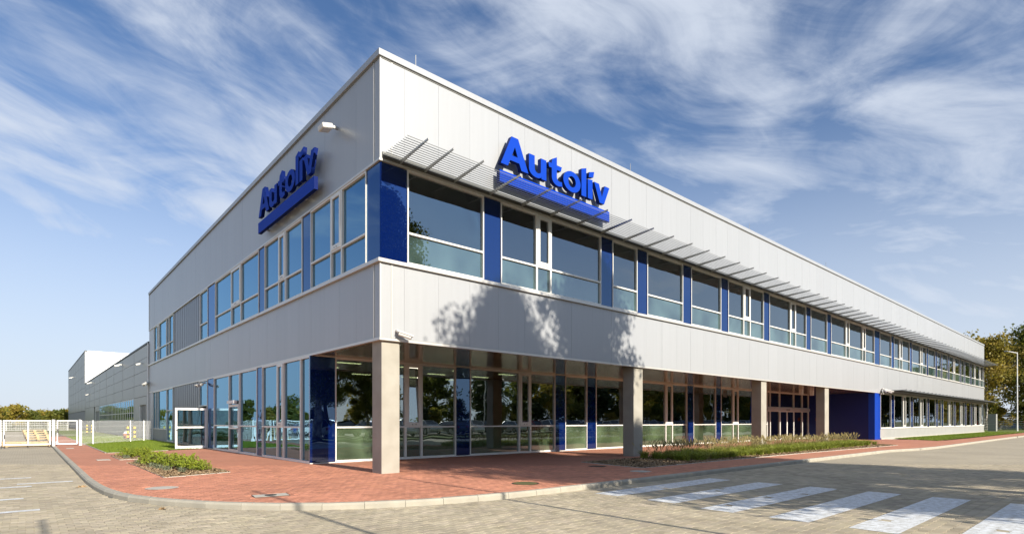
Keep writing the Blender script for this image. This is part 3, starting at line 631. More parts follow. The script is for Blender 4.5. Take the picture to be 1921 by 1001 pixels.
def sign(loc, rz, total, h, barh, gap, depth, bar_w, **kw):
    e = empty('company_sign', loc, rz, **kw)
    adv = sum(G[c][1] for c in 'Autoliv'); sx = total/(adv*h); x = 0
    rot = Matrix.Rotation(R(90), 4, 'X')
    for c in 'Autoliv':
        me = glyph(c, h, depth, sx); me.transform(Matrix.Translation((x, 0, 0)) @ rot); obj('letter', me, e); x += G[c][1]*h*sx
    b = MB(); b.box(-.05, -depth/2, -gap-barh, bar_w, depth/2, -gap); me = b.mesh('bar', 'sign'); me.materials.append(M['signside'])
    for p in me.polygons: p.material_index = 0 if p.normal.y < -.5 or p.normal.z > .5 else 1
    obj('underline_bar', me, e)
    for k in range(5): MB().box(.3+k*bar_w/5.6, depth/2, -gap-barh+.1, .36+k*bar_w/5.6, .27, -gap-barh+.16).build('mount', 'steel', e)
sign((4.46, -.27, 10.63), 0, 5.98, 1.09, .42, .24, .17, 5.98, label='bright blue company lettering Autoliv over a bar on the sunlit white facade', cat='sign')
sign((-.27, 10.5, 10.52), R(-90), 6.3, 1.12, .46, .22, .14, 6.27, label='dark blue company lettering Autoliv over a bar on the shaded grey facade', cat='sign')

# ------------------------------------------------------------------ lamps and cameras on the buildings
def wall_lamp(loc, rz, s, **kw):
    e = empty('wall_lamp', loc, rz, **kw)
    MB().box(-.04*s, 0, -.04*s, .04*s, .25*s, .04*s).build('arm', 'steel', e)
    me = MB().box(-.22*s, .25*s, -.09*s, .22*s, .62*s, .07*s).mesh('head', 'camw'); me.transform(Matrix.Rotation(R(-14), 4, 'X')); chamfer(me, .02*s); h = obj('head', me, e)
    me = MB().box(-.18*s, .28*s, -.1*s, .18*s, .58*s, -.088*s).mesh('lens', 'lamp'); me.transform(Matrix.Rotation(R(-14), 4, 'X')); obj('lens', me, h)
wall_lamp((0, 3.05, 11.62), R(90), 1.0, label='small box floodlight high on the shaded facade near the corner', cat='floodlight')
wall_lamp((-.02, 60, 7.9), R(90), 1.25, label='white arm lamp on the warehouse wall nearest the office', cat='floodlight')
wall_lamp((-.02, 98, 7.9), R(90), 1.25, label='white arm lamp on the warehouse wall near the tall block', cat='floodlight')
wall_lamp((-.02, 146, 11.6), R(90), 1.5, label='white arm lamp on the tall block wall', cat='floodlight')
wall_lamp((-.02, 45.5, 6.9), R(90), .9, label='boxy lamp high on the warehouse wall beside the office corner', cat='floodlight')
wall_lamp((-.02, 104, 6.2), R(90), .9, label='small lamp midway up the warehouse wall below the tall block', cat='floodlight')
def cctv(loc, rz, dirs, s=1.0, **kw):
    e = empty('security_camera', loc, rz, **kw)
    me = MB().tube([(0, 0, .06*s), (0, .07*s, .06*s), (0, .16*s, .0)], .04*s, 8).mesh('mount', 'camw'); obj('mount', me, e)
    for a in dirs:
        me = MB().tube([(0, 0, 0), (0, .34*s, 0)], .06*s, 10).box(-.08*s, -.03*s, .03*s, .08*s, .38*s, .075*s).mesh('housing', 'camw')
        me.transform(Matrix.Translation((0, .14*s, -.02*s)) @ Matrix.Rotation(R(a), 4, 'Z') @ Matrix.Rotation(R(-18), 4, 'X')); h = obj('housing', me, e)
        me = MB().tube([(0, .341*s, 0), (0, .352*s, 0)], .048*s, 10).mesh('lens', 'dark'); me.transform(Matrix.Translation((0, .14*s, -.02*s)) @ Matrix.Rotation(R(a), 4, 'Z') @ Matrix.Rotation(R(-18), 4, 'X')); obj('lens', me, e)
cctv((.55, 0, 4.3), R(180), (60,), 1.15, label='white bullet security camera above the corner column', cat='security camera')
cctv((48.75, 0, 4.35), R(180), (-55, 40), 1.8, label='pair of white security cameras above the bright blue pier', cat='security camera')
cctv((0, 41.8, 4.9), R(90), (-70, 60), 1.5, label='twin security cameras at the joint of office and warehouse', cat='security camera')
cctv((0, 21.6, 3.8), R(90), (20,), 1.2, label='small white camera above the open glass door', cat='security camera')

# ------------------------------------------------------------------ warehouse
W = empty('warehouse_building', (0, YE, 0), label='long low grey panelled warehouse behind the office on the left', cat='building')
W2 = empty('high_bay_building', (0, 113.3, 0), label='tall block with white side wall at the far left end of the warehouse', cat='building')
def wbox(parent, name, m, y0, y1, z0, z1, x0, x1):
    b = MB().box(x0, y0 - parent.location.y, z0, x1, y1 - parent.location.y, z1); return b.build(name, m, parent)
wbox(W, 'wall_core', 'gap', YE + .2, 113.2, 0, 8.4, .12, 60); wbox(W, 'coping', 'dark', YE + .2, 113.2, 8.42, 8.58, .0 - .05, .3)
ys = [YE + .1, 51.16, 59.95, 68.25, 77, 86, 94.4, 103.8, 113.2]; zs = [3.86, 5.0, 6.15, 7.3, 8.41]
for a, b in zip(ys, ys[1:]):
    for c, d in zip(zs, zs[1:]): wbox(W, 'wall_panel', 'hall', a + .03, b - .03, c + .015, d - .015, .0, .1)
for a in ys[1:-1]: wbox(W, 'joint_strip', 'steel', a - .06, a + .06, 3.86, 8.41, -.014, .1)
for a, b, k in ((YE + .1, 43.4, 0), (43.4, 47.4, 'D'), (47.4, 51.16, 0), (86.5, 93.5, 'D2'), (95.5, 113.2, 0)):
    if k: wbox(W, 'doorway', 'darkpanel', a, b, 0, 3.1, .5, .6); wbox(W, 'lintel', 'hall', a, b, 3.1, 3.84, .0, .1); wbox(W, 'door_frame', 'frame', a, a + .15, 0, 3.1, -.03, .5); wbox(W, 'door_frame', 'frame', b - .15, b, 0, 3.1, -.03, .5)
    else: wbox(W, 'wall_panel', 'hall', a + .01, b - .01, 1.62, 3.84, .0, .1)
for a, b in ((YE + .1, 43.4), (47.4, 86.5), (93.5, 113.2)): wbox(W, 'plinth', 'plinth', a, b, .0, 1.6, -.03, .1)
y = 51.3
while y < 86:
    w = 1.3; b = MB(); x0, x1 = -.02, .09
    a0 = y - YE
    b.box(x0, a0, 1.62, x1, a0 + .09, 3.84); b.box(x0, a0 + w - .09, 1.62, x1, a0 + w, 3.84); b.box(x0, a0 + .09, 1.62, x1, a0 + w - .09, 1.72); b.box(x0, a0 + .09, 3.74, x1, a0 + w - .09, 3.84); b.box(x0, a0 + .09, 2.4, x1, a0 + w - .09, 2.47)
    f_ = b.build('window', 'frame', W); MB().box(-.012, a0 + .09, 1.72, -.004, a0 + w - .09, 3.74).build('pane', 'lglass', f_); y += w + .22
    wbox(W, 'pier', 'hall', y - .22, y, 1.62, 3.84, .0, .1)
wbox(W2, 'wall_core', 'gap', 113.5, 168.7, 0, 14.4, .12, 60); wbox(W2, 'coping', 'dark', 113.3, 168.9, 14.44, 14.62, -.05, .3)
ys = [113.32, 121.7, 131.6, 140.7, 148.6, 157.4, 168.9]; zs = [3.5, 5.6, 7.8, 10, 12.2, 14.43]
for a, b in zip(ys, ys[1:]):
    for c, d in zip(zs, zs[1:]): wbox(W2, 'wall_panel', 'hall', a + .04, b - .04, c + .02, d - .02, .0, .1)
    wbox(W2, 'wall_panel', 'plinth', a + .03, b - .03, 0.1, 3.4, .0, .1); wbox(W2, 'joint_strip', 'steel', b - .08, b + .08, 3.5, 14.43, -.014, .1)
for i in range(10): wbox(W2, 'white_panel', 'hallw', 113.3, 113.45, 0, 14.43, i*6 + .02 if i else 0.12, i*6 + 5.98)
wbox(W2, 'coping', 'farwhite', 113.22, 113.5, 14.44, 14.6, .31, 60)
wbox(W2, 'corner_profile', 'trim', 113.28, 113.34, 0, 14.43, -.03, .1)
MB().box(2.5, 64 - YE, 8.5, 3.3, 65 - YE, 9.4).build('roof_unit', 'steel', W)

# ------------------------------------------------------------------ gate, fence, yard things
HF = 1.66
def mesh_panel(mb, p, q, z0, z1, dx=.1, rr=.004, hz=(0, .33, .66, 1)):
    p, q = Vector(p), Vector(q); L = (q-p).length; n = int(L/dx)
    for i in range(1, n):
        a = p + (q-p)*(i/n); mb.tube([(a.x, a.y, z0), (a.x, a.y, z1)], rr, 3, False)
    for t in hz:
        z = z0 + (z1-z0)*t
        for dz in (-.03, .03): mb.tube([(p.x, p.y, z+dz), (q.x, q.y, z+dz)], rr*2.0, 3, False)
def gate_leaf(name, x0, x1, y, mids, **kw):
    e = empty(name, ((x0+x1)/2, y, 0), **kw); c = e.location.x; mb = MB(); t = .03
    X0, X1 = x0-c, x1-c
    mb.box(X0, -t, .08, X0+2*t, t, HF); mb.box(X1-2*t, -t, .08, X1, t, HF); mb.box(X0+2*t, -t, HF-2*t, X1-2*t, t, HF); mb.box(X0+2*t, -t, .08, X1-2*t, t, .16)
    for m in mids: mb.box(m-c-t, -t, .16, m-c+t, t, HF-2*t)
    mb.build('frame', 'white', e)
    w = MB(); mesh_panel(w, (X0+.06, 0), (X1-.06, 0), .16, HF-.06, .05, .0022, (.12, .37, .62, .87)); w.build('wire_mesh', 'white', e)
    return e
g1 = gate_leaf('sliding_gate', -9.12, -6.86, 31.3, (-7.95,), label='white framed yard gate leaf closest to the small gate', cat='gate')
MB().box(-1.1, -.06, .5, -1.04, -.03, .75).build('lock', 'dark', g1)
g2 = gate_leaf('sliding_gate', -13.4, -9.2, 31.3, (-11.3,), label='white framed yard gate leaf at the left picture edge', cat='gate')
g3 = gate_leaf('pedestrian_gate', -6.56, -5.50, 31.3, (), label='narrow white pedestrian gate across the red path', cat='gate')
MB().box(-.52, -.07, .85, -.44, -.03, 1.1).build('lock', 'dark', g3)
for x, w, lab in ((-6.72, .07, 'thick white gate post between the yard gate and the small gate'), (-5.38, .05, 'thick white gate post right of the small gate'), (-13.55, .07, 'thick white gate post beyond the yard gate')):
    p = MB().box(x-w, 31.23, 0, x+w, 31.37, HF+.02).build('gate_post', 'white', label=lab, cat='gate post')
    MB().box(x-w-.01, 31.22, HF+.021, x+w+.01, 31.38, HF+.04).build('cap', 'white', p)
def fence(pts, h, m, name, dx=.1, rr=.003, **kw):
    e = empty(name, (pts[0][0], pts[0][1], 0), **kw); o = Vector(pts[0])
    P = [Vector(p) - o for p in pts]
    for p in P: MB().box(p.x-.03, p.y-.03, 0, p.x+.03, p.y+.03, h+.04).build('post', m, e)
    for a, b in zip(P, P[1:]):
        w = MB(); mesh_panel(w, a, b, .08, h, dx, rr, (.02, .25, .5, .75, .98)); w.build('wire_mesh', m, e)
    return e
fence([(-5.3, 31.35), (-4.6, 32.4), (-2.02, 36.3), (-.9, 38.2), (-.1, 39.6)], 1.62, 'white', 'mesh_fence', .05, .0022, label='white wire mesh fence from the small gate to the facade', cat='fence')
fence([(-60 + 2.6*i, 106) for i in range(23)], 1.7, 'white', 'mesh_fence', .2, .008, label='distant white mesh fence across the yard behind the pallets', cat='fence')
# pallets on a stack of slabs, sack
def pallet(name, loc, rz, tiltx, **kw):
    e = empty(name, loc, **kw); e.rotation_euler = (tiltx, 0, rz)
    for i in range(7): MB().box(-.6, -.4 + i*.12, .116, .6, -.31 + i*.12, .146).build('board', 'pallet', e)
    for x in (-.6, -.07, .46): MB().box(x, -.4, .086, x + .14, .41, .115).build('stringer', 'pallet', e)
    for y in (-.4, -.05, .3): MB().box(-.6, y, 0, .6, y + .1, .028).build('runner', 'pallet', e)
    for x in (-.6, -.07, .46):
        for y in (-.4, -.05, .3): MB().box(x, y, .029, x + .14, y + .1, .085).build('block', 'pallet', e)
    return e
ords = ['bottom', 'second', 'middle', 'fourth', 'topmost']
x_p, y_p = -7.55, 34.6
slabs = empty('slab_stack', (x_p - .4, y_p + .1, RZ), label='low stack of pale slabs under the wooden pallets', cat='slab stack')
for i in range(3): MB().box(-1.35, -.5, i*.11 + .05, 1.35, .5, i*.11 + .15).build('slab', 'pallet', slabs)
MB().box(-1.2, -.45, 0, -1.0, .45, .049).box(1.0, -.45, 0, 1.2, .45, .049).build('bearer', 'pallet', slabs)
first = None
for i in range(5):
    loc = (x_p - .05*i + .1, y_p, RZ + .385 + i*.15); lab = ords[i] + ' wooden pallet of the leaning stack behind the yard gate'
    if first is None: first = pallet('pallet', loc, R(6), 0, label=lab, cat='pallet', group='wooden pallets stacked behind the gate')
    else: q = dup(first, label=lab); q.location = loc; q.rotation_euler = (0, 0, R(6 + random.uniform(-3, 3)))
me = MB().tube([(-.5, 0, 0), (-.42, 0, 0), (0, 0, .02), (.4, 0, .01), (.55, 0, 0)], [.03, .14, .19, .15, .04], 12).mesh('sack', 'sack', True)
obj('sack', me, None, (-6.85, 34.4, RZ + .16), R(-15), label='white filled sack lying at the right end of the slab stack', cat='sack')
def bollard(loc, **kw):
    e = empty('bollard', loc, **kw)
    for k in range(6): disc(.09, k*.19, k*.19 + .19, 12).build('band', 'yellow' if k % 2 else 'black', e)
    return e
b0 = bollard((-1.5, 42.4, 0), label='yellow and black bollard left of the near warehouse door', cat='bollard', group='striped bollards at the warehouse doors')
for p, lab in (((-1.05, 42.1, 0), 'yellow and black bollard right of the near warehouse door'), ((-2.35, 72.6, 0), 'left one of the distant pair of striped bollards'), ((-1.85, 72.5, 0), 'right one of the distant pair of striped bollards')):
    q = dup(b0, label=lab); q.location = p
e = empty('bucket', (-1.35, 44.5, 0), label='reddish brown bucket with pale lid on the lawn by the fence', cat='bucket')
MB().tube([(0, 0, 0), (0, 0, .5)], [.24, .28], 14).build('tub', 'bucket', e); MB().tube([(0, 0, .5), (0, 0, .68)], [.25, .14], 14).build('lid', 'white', e)

# ------------------------------------------------------------------ planting
def edging(poly, w=.07):
    c = Vector((sum(p[0] for p in poly)/len(poly), sum(p[1] for p in poly)/len(poly))); out = []
    for i in range(len(poly)):
        a, b = Vector(poly[i]), Vector(poly[(i+1) % len(poly)]); t = (b-a).normalized(); n = Vector((-t.y, t.x))
        if n.dot(c - a) < 0: n = -n
        out.append([tuple(a), tuple(b), tuple(b + n*w), tuple(a + n*w)])
    return out
def bed(poly, name, n, **kw):
    s = structure(name, flat(poly, .0), 'soil')
    for q in edging(poly): MB().prism(q, -.03, .014).build('edging', 'cover', s)
    P = []; xs = [p[0] for p in poly]; ys = [p[1] for p in poly]
    while len(P) < n:
        x, y = random.uniform(min(xs), max(xs)), random.uniform(min(ys), max(ys))
        if inside((x, y), poly): P.append((x, y))
    P = np.array(P); a = rng.uniform(0, 6.28, n); t1 = rng.uniform(-.6, .6, n); l = rng.uniform(.02, .05, n); w = rng.uniform(.008, .02, n)
    u = np.stack([np.cos(a)*np.cos(t1), np.sin(a)*np.cos(t1), np.sin(t1)], 1)*l[:, None]; v = np.stack([-np.sin(a), np.cos(a), rng.uniform(-.5, .5, n)], 1)*w[:, None]
    c = np.concatenate([P, rng.uniform(.008, .035, (n, 1))], 1)
    V = np.stack([c-u-v, c+u-v, c+u+v, c-u+v], 1).reshape(-1, 3)
    me = bpy.data.meshes.new('bark_mulch'); me.from_pydata(V.tolist(), [], [(4*i, 4*i+1, 4*i+2, 4*i+3) for i in range(n)]); me.materials.append(M['chip'])
    obj('bark_mulch', me, s, kind='stuff'); return s
bed(planter1, 'planting_bed', 7000); bed(planter2, 'planting_bed', 2500); bed(planter3, 'planting_bed', 26000)
def leafcloud(name, pts, size, m, parent=None, up=0, aspect=.55):
    pts = np.asarray(pts); n = len(pts); a = rng.normal(size=(n, 3)); a /= np.linalg.norm(a, axis=1)[:, None]
    b = rng.normal(size=(n, 3)); b -= a*(a*b).sum(1)[:, None]; b /= np.linalg.norm(b, axis=1)[:, None]
    s = (size*rng.uniform(.6, 1.25, n))[:, None]; a = a*s; b = b*s*aspect
    V = np.stack([pts - a, pts + b*.9, pts + a, pts - b*.9], 1).reshape(-1, 3)
    me = bpy.data.meshes.new(name); me.from_pydata(V.tolist(), [], np.arange(4*n).reshape(-1, 4).tolist()); me.materials.append(M[m]); return me
def juniper_mesh(seed, r=.45, h=.38):
    g = np.random.default_rng(seed); P = []; st = MB()
    for k in range(26):
        a = g.uniform(0, 6.28); el = g.uniform(.15, 1.3); L = r*g.uniform(.6, 1.1)
        tip = np.array([math.cos(a)*math.cos(el)*L, math.sin(a)*math.cos(el)*L, math.sin(el)*h*g.uniform(.7, 1.1) + .04])
        st.tube([(0, 0, .0), tuple(tip*.9)], [.012, .004], 4, False)
        for j in range(34):
            t = g.uniform(.35, 1.08); q = tip*t + g.normal(size=3)*.035*(1.2-t*.5) ; q[2] = max(q[2] + .03*math.sin(t*3), .02); P.append(q)
    return st.mesh('stem', 'wood'), leafcloud('foliage', P, .034, 'juniper')
NTH = ['first', 'second', 'third', 'fourth', 'fifth', 'sixth', 'seventh', 'eighth', 'ninth', 'tenth', 'eleventh', 'twelfth', 'thirteenth', 'fourteenth', 'fifteenth', 'sixteenth', 'seventeenth', 'eighteenth']
jm = [juniper_mesh(i) for i in range(3)]
jp = [((-4.62, 9.7), .95, 0), ((-4.3, 9.0), 1.1, 0), ((-4.5, 8.2), 1.2, 0), ((-4.0, 7.5), 1.15, 0), ((-4.25, 6.7), 1.15, 0), ((-3.95, 5.9), 1.2, 0), ((-4.1, 5.2), 1.1, 0), ((-3.75, 4.75), .8, 0), ((-4.5, 15.2), 1.1, 1), ((-4.0, 14.6), 1.0, 1), ((-4.55, 14.2), .9, 1), ((-4.0, 15.8), 1.0, 1)]
for i, ((x, y), s, k) in enumerate(jp):
    e = empty('juniper_shrub', (x, y, 0), random.uniform(0, 6), cat='shrub', group='golden junipers in the near bed' if not k else 'golden junipers in the far bed',
              label=f'low golden juniper, {NTH[i]} in the near bed counted from the fence side' if not k else f'low golden juniper, {NTH[i-8]} placed in the small far bed')
    e.scale = (s, s, s*random.uniform(.9, 1.1)); obj('stem', jm[i % 3][0], e); obj('foliage', jm[i % 3][1], e)
def tuft_mesh(seed, n=120, h=.5, spread=.35, w=.014, m='tuft'):
    g = np.random.default_rng(seed); V = []; F = []
    for i in range(n):
        a = g.uniform(0, 6.28); L = h*g.uniform(.6, 1.15); out = spread*g.uniform(.2, 1.2); wd = w*g.uniform(.7, 1.3)
        bx, by = g.normal(size=2)*.05; dx, dy = math.cos(a), math.sin(a); px_, py_ = -dy*wd/2, dx*wd/2; k = len(V)
        for t, ww in ((0, 1), (.4, 1), (.75, .75), (1, .1)):
            z = L*(t - .32*t*t*(1 + out)); o = out*t*t*1.0
            V += [(bx+dx*o+px_*ww, by+dy*o+py_*ww, z), (bx+dx*o-px_*ww, by+dy*o-py_*ww, z)]
        F += [(k+2*j, k+2*j+1, k+2*j+3, k+2*j+2) for j in range(3)]
    me = bpy.data.meshes.new('blades'); me.from_pydata(V, [], F); me.materials.append(M[m]); return me
def plume_mesh(seed, n=9, h=.7):
    g = np.random.default_rng(seed); mb = MB()
    for i in range(n):
        a = g.uniform(0, 6.28); o = g.uniform(.1, .42); L = h*g.uniform(.8, 1.1); d = Vector((math.cos(a)*o, math.sin(a)*o, L))
        mb.tube([(0, 0, .1), tuple(d*.8)], .0025, 3, False); mb.tube([tuple(d*.8), tuple(d*.9), tuple(d*1.02)], [.006, .014, .004], 5, False)
    return mb.mesh('seed_heads', 'plume')
tm = [(tuft_mesh(i), plume_mesh(i+9)) for i in range(4)]
for i in range(250):
    row = i % 5; x = 11.9 + (i // 5) * .5 + random.uniform(-.15, .15); y = -1.15 - row*.5 + random.uniform(-.12, .12)
    if x > 35: continue
    if row == 3 and random.random() < .25: y += .2
    e = empty('ornamental_grass', (x, y, 0), random.uniform(0, 6), cat='ornamental grass', group='ornamental grasses in the long bed', label='green fountain grass clump with straw seed heads in the long bed')
    s = random.uniform(.9, 1.3); e.scale = (s*1.25, s*1.25, s*.88); a, b = tm[i % 4]; obj('blades', a, e)
    if row < 3: obj('seed_heads', b, e)
gm = [tuft_mesh(40+i, 60, .22, .15, .012, 'grey_plant') for i in range(2)]
for i, (x, y) in enumerate(((-4.6, 5.6), (-4.35, 4.6), (-4.75, 7.4), (-4.7, 6.5), (-3.55, 8.0), (-3.5, 6.6), (-4.8, 13.6), (-4.9, 9.6))):
    e = empty('low_perennial', (x, y, 0), i, cat='plant', group='grey green perennials in the beds', label=f'small grey green tufted perennial, {NTH[i]} of those among the junipers'); e.scale = (1.3, 1.3, 1.2); obj('blades', gm[i % 2], e)
# dry leaves on the road edge
for (x, y, lab) in ((-6.0, -2.55, 'crumpled dry brown leaf on the road beside the kerb corner'), (-6.95, 3.1, 'small dry leaf on the road against the left kerb')):
    P = rng.normal(size=(5, 3))*np.array([.05, .05, .012]) + np.array([0, 0, .02]); obj('fallen_leaf', leafcloud('fallen_leaf', P, .06, 'chip'), None, (x, y, RZ), label=lab, cat='leaf')

# ------------------------------------------------------------------ trees
def make_tree(h, cr, cb, n, ls, leafm, barkm, seed, wig=.25, nb=16, open_=.0, tr=.022):
    """tapered wandering trunk, primary and secondary limbs, leaf clumps at the twig ends"""
    g = np.random.default_rng(seed); mb = MB(); pts = []; x = y = 0.0; K = 9
    for i in range(K):
        t = i/(K-1); pts.append(np.array([x, y, h*.96*t])); x += g.normal()*wig*h/40; y += g.normal()*wig*h/40
    r0 = h*tr; mb.tube([tuple(p) for p in pts], [r0*(1-.92*(i/(K-1))**.8)*(1.35 if i == 0 else 1) for i in range(K)], 9)
    ends = []
    for k in range(nb):
        t = cb + (1-cb)*((k+.5)/nb)**.9; f = t*(K-1); i0 = min(int(f), K-2); base = pts[i0] + (pts[i0+1]-pts[i0])*(f-i0)
        prof = math.sin(math.pi*min(1, ((t-cb)/(1-cb))*.82+.22))**.7
        L = cr*prof*g.uniform(.75, 1.15); a = k*2.4 + g.normal()*.4; up = g.uniform(.25, .8) + .5*t
        d = np.array([math.cos(a), math.sin(a), up]); d /= np.linalg.norm(d); mid = base + d*L*.55 + g.normal(size=3)*L*.06; end = base + d*L + np.array([0, 0, -.06*L]) + g.normal(size=3)*L*.1
        rb = r0*(1-.85*t)*.45; mb.tube([tuple(base), tuple(mid), tuple(end)], [rb, rb*.6, rb*.2], 5, False)
        for q in range(6):
            s = g.uniform(.25, 1); p0 = base + (end-base)*s; d2 = g.normal(size=3); d2[2] = abs(d2[2])*.6; d2 /= np.linalg.norm(d2); e2 = p0 + d2*L*g.uniform(.25, .5)
            mb.tube([tuple(p0), tuple(e2)], [rb*.35, rb*.1], 4, False); ends += [p0 + (e2-p0)*.6, e2]
        ends.append(end)
    ends = np.array(ends); keep = g.random(len(ends)) > open_; ends = ends[keep]
    per = max(4, n//len(ends)); c = np.repeat(ends, per, axis=0)
    u = g.normal(size=c.shape); u /= np.linalg.norm(u, axis=1)[:, None]; rad = cr*.31*np.repeat(g.uniform(.5, 1.25, len(ends)), per)*g.random(len(c))**.45
    P = c + u*rad[:, None]*np.array([1, 1, .75]); P = P[P[:, 2] > .6]
    return mb.mesh('trunk', barkm, True), leafcloud('crown', P, ls, leafm, aspect=.7)
def plant_tree(ms, loc, rz=0, s=1, name='tree', **kw):
    e = empty(name, loc, rz, cat='tree', **kw); e.scale = (s, s, s); obj('trunk', ms[0], e); obj('crown', ms[1], e); return e
tA = make_tree(15.6, 4.0, .19, 56000, .09, 'leafA', 'bark', 3, open_=.10, nb=28)
tB = make_tree(17.8, 3.7, .17, 46000, .12, 'leafA', 'birch', 5, open_=.10, nb=34)
plant_tree(tA, (5.3, -20.4, -.1), 0, 1.04, label='green tree behind the crosswalk, the one whose shadow reaches the facade band', name='roadside_tree')
plant_tree(tB, (9.9, -18.9, -.1), 2, 1.0, label='green birch standing by the far end of the crosswalk across the road', name='roadside_tree')
plant_tree(tA, (8.0, -23.0, -.1), 2.5, .9, label='green tree set back between the two roadside trees', name='roadside_tree')
plant_tree(tA, (13.4, -24.6, -.1), 5.1, .84, label='broad green tree at the back of the roadside group, behind the birch', name='roadside_tree')
plant_tree(tB, (15.6, -21.2, -.1), 4, .5, label='smaller green birch at the end of the roadside group', name='roadside_tree')
tM = [make_tree(9.5, 3.6, .12, 7000, .24, 'leafA', 'bark', 11), make_tree(9, 3.4, .15, 6000, .24, 'leafB', 'birch', 12, open_=.1), make_tree(8.5, 3.6, .1, 7000, .24, 'leafC', 'bark', 13)]
i = 0
for x in list(range(30, 66, 9)) + list(range(66, 190, 6)):
    k = [1, 0, 2, 0][i % 4]
    plant_tree(tM[k], (x + random.uniform(-1, 1), -46 + random.uniform(-2, 2), -.15), i*1.3, random.uniform(.9, 1.1) * (1.1 if x < 66 else 1.45), name='background_tree', group='trees behind the parking row',
               label=['bushy green tree behind the parking row', 'yellowing birch behind the parking row', 'dark green tree behind the parking row'][k]); i += 1
for i, (x, y) in enumerate(((158, -14), (163, -20), (156, -26), (166, -31), (160, -38), (172, -16), (176, -26))):
    k = [1, 0, 2][i % 3]; plant_tree(tM[k], (x, y, -.15), i, 1.6, name='background_tree', group='trees at the far end of the road', label=['bushy green tree beside the far end of the road', 'yellowing birch beside the far end of the road', 'dark green tree beside the far end of the road'][k])
for i in range(46):
    k = (i*2) % 3; plant_tree(tM[k], (14 + i*4.1 + random.uniform(-.8, .8), -38.5 + random.uniform(-1, 1), -.6), i*1.7, random.uniform(.42, .6), name='background_bush', group='bushes behind the parking row', label=['bushy green shrub behind the parking row', 'yellowing shrub behind the parking row', 'dark green shrub behind the parking row'][k])
for i in range(13):
    k = i % 3; y = 30 + i*13
    plant_tree(tM[k], (-48 - (i % 3)*5, y, -.15), i, random.uniform(.7, .95), name='background_tree', group='trees along the west side of the yard',
               label=['bushy green tree west of the yard', 'yellowing birch west of the yard', 'dark green tree west of the yard'][k])
for k, x, y, s_ in ((0, 112, 4, .5), (1, 117, 6, .55), (0, 122, 4, .6), (1, 127, 2, .5), (0, 131, -1, .6), (1, 136, -4, .55), (2, 141, -7, .6), (0, 146, -10, .7), (1, 151, -14, .7), (1, 125, 8, .7), (0, 135, 5, .7)):
    plant_tree(tM[k], (x, y, -.4), x, s_, name='background_bush', group='bushes beyond the right end of the building', label='low yellow green bush beneath the birches beyond the building end')
hb = [make_tree(5.6, 4.2, .05, 2600, .42, 'leafB', 'bark', 21, nb=12), make_tree(5.2, 4.4, .05, 2600, .42, 'leafA', 'bark', 22, nb=12), make_tree(7.4, 3.8, .1, 2600, .4, 'leafB', 'birch', 23, nb=14)]
hx = [-76, -69, -62, -55, -48, -41, -35, -29, -24.5, -20, -16.5, -13.5, -10.5, -7.5, -4.5, -1.5, 2, 5]
for i, x in enumerate(hx):
    k = 2 if i in (3, 12) else (i % 2); plant_tree(hb[k], (x, 186 + (i % 3)*7, -.15), i*.9, random.uniform(.68, .88), name='hedgerow_tree', group='trees of the far hedgerow beyond the yard',
               label=['yellow green bushy tree', 'dark green bushy tree', 'taller pale yellow tree'][k] + f', {NTH[i]} from the left in the distant hedgerow')
tR = [make_tree(17, 7.0, .22, 12500, .25, 'leafB', 'birch', 31, nb=24, open_=.38, wig=.7, tr=.014), make_tree(19, 7.5, .2, 14000, .25, 'leafA', 'birch', 32, nb=24, open_=.34, wig=.6, tr=.014), make_tree(10, 5.2, .12, 9000, .26, 'leafB', 'bark', 33, nb=18)]
for k, x, y, s, lab in ((0, 120, 3.0, .95, 'open crowned golden green birch just right of the far building end'), (1, 126, -3.5, 1.0, 'tall green birch with pale limbs at the right picture edge'),
                        (2, 131, 10, 1.1, 'low bushy yellow green tree behind the far building end'), (0, 138, 0, 1.0, 'golden birch behind the lamp post at the far right'), (2, 140, -8, 1.2, 'low golden tree beyond the right edge lamp post'), (1, 150, 12, 1.0, 'green birch furthest back beyond the building end')):
    plant_tree(tR[k], (x, y, -.15), k*2 + x, s, name='birch_tree', label=lab)

# ------------------------------------------------------------------ right background
e = empty('lamp_post', (111.2, -2.1, 0), label='tall slim white lamp post beyond the right end of the building', cat='lamp post')
MB().tube([(0, 0, 0), (0, 0, 1.2), (0, 0, 12.6)], [.11, .09, .05], 8).build('pole', 'white', e)
MB().tube([(0, 0, 12.5), (-1.0, .9, 12.75)], [.06, .05], 6).build('arm', 'white', e); h_ = MB().box(-2.0, .95, 12.68, -1.0, 1.35, 12.82).build('head', 'steel', e)
e = empty('block_pillar', (108.1, .5, 0), label='grey pillar of stacked concrete blocks beyond the building end', cat='pillar')
for k in range(5):
    for q in range(2): MB().box(-.62 + q*.63, -.5, k*.55, -.02 + q*.63 , .5, k*.55 + .53).build('block', 'plinth', e)
fence([(105 + 2.5*i, 3.2 - .12*i) for i in range(14)], 1.9, 'steel', 'wire_fence', .25, .012, label='dark wire fence behind the block pillar at the right', cat='fence')
fence([(119, -2.5), (119, .5), (119, 3.2)], 1.6, 'steel', 'wire_fence', .25, .012, label='short wire fence run beside the right background trees', cat='fence')
MB().box(113.2, -3.6, 0, 114.2, -2.7, 1.45).box(113.1, -3.7, 1.45, 114.3, -2.6, 1.6).build('utility_box', 'redbox', label='dark red utility box at the right picture edge', cat='utility box')
e = empty('distant_shed', (190, 12, -.15), label='long low blue and white shed seen past the building end', cat='building')
MB().box(-20, -22, 0, 20, 22, 2.0).build('wall', 'farblue', e); MB().box(-20.3, -22.3, 3.01, 20.3, 22.3, 3.8).build('roof', 'farwhite', e)
for k in range(8): MB().box(-20.06, -20+k*5, 1, -20.01, -17.5+k*5, 2.2).build('window', 'carglass', e)

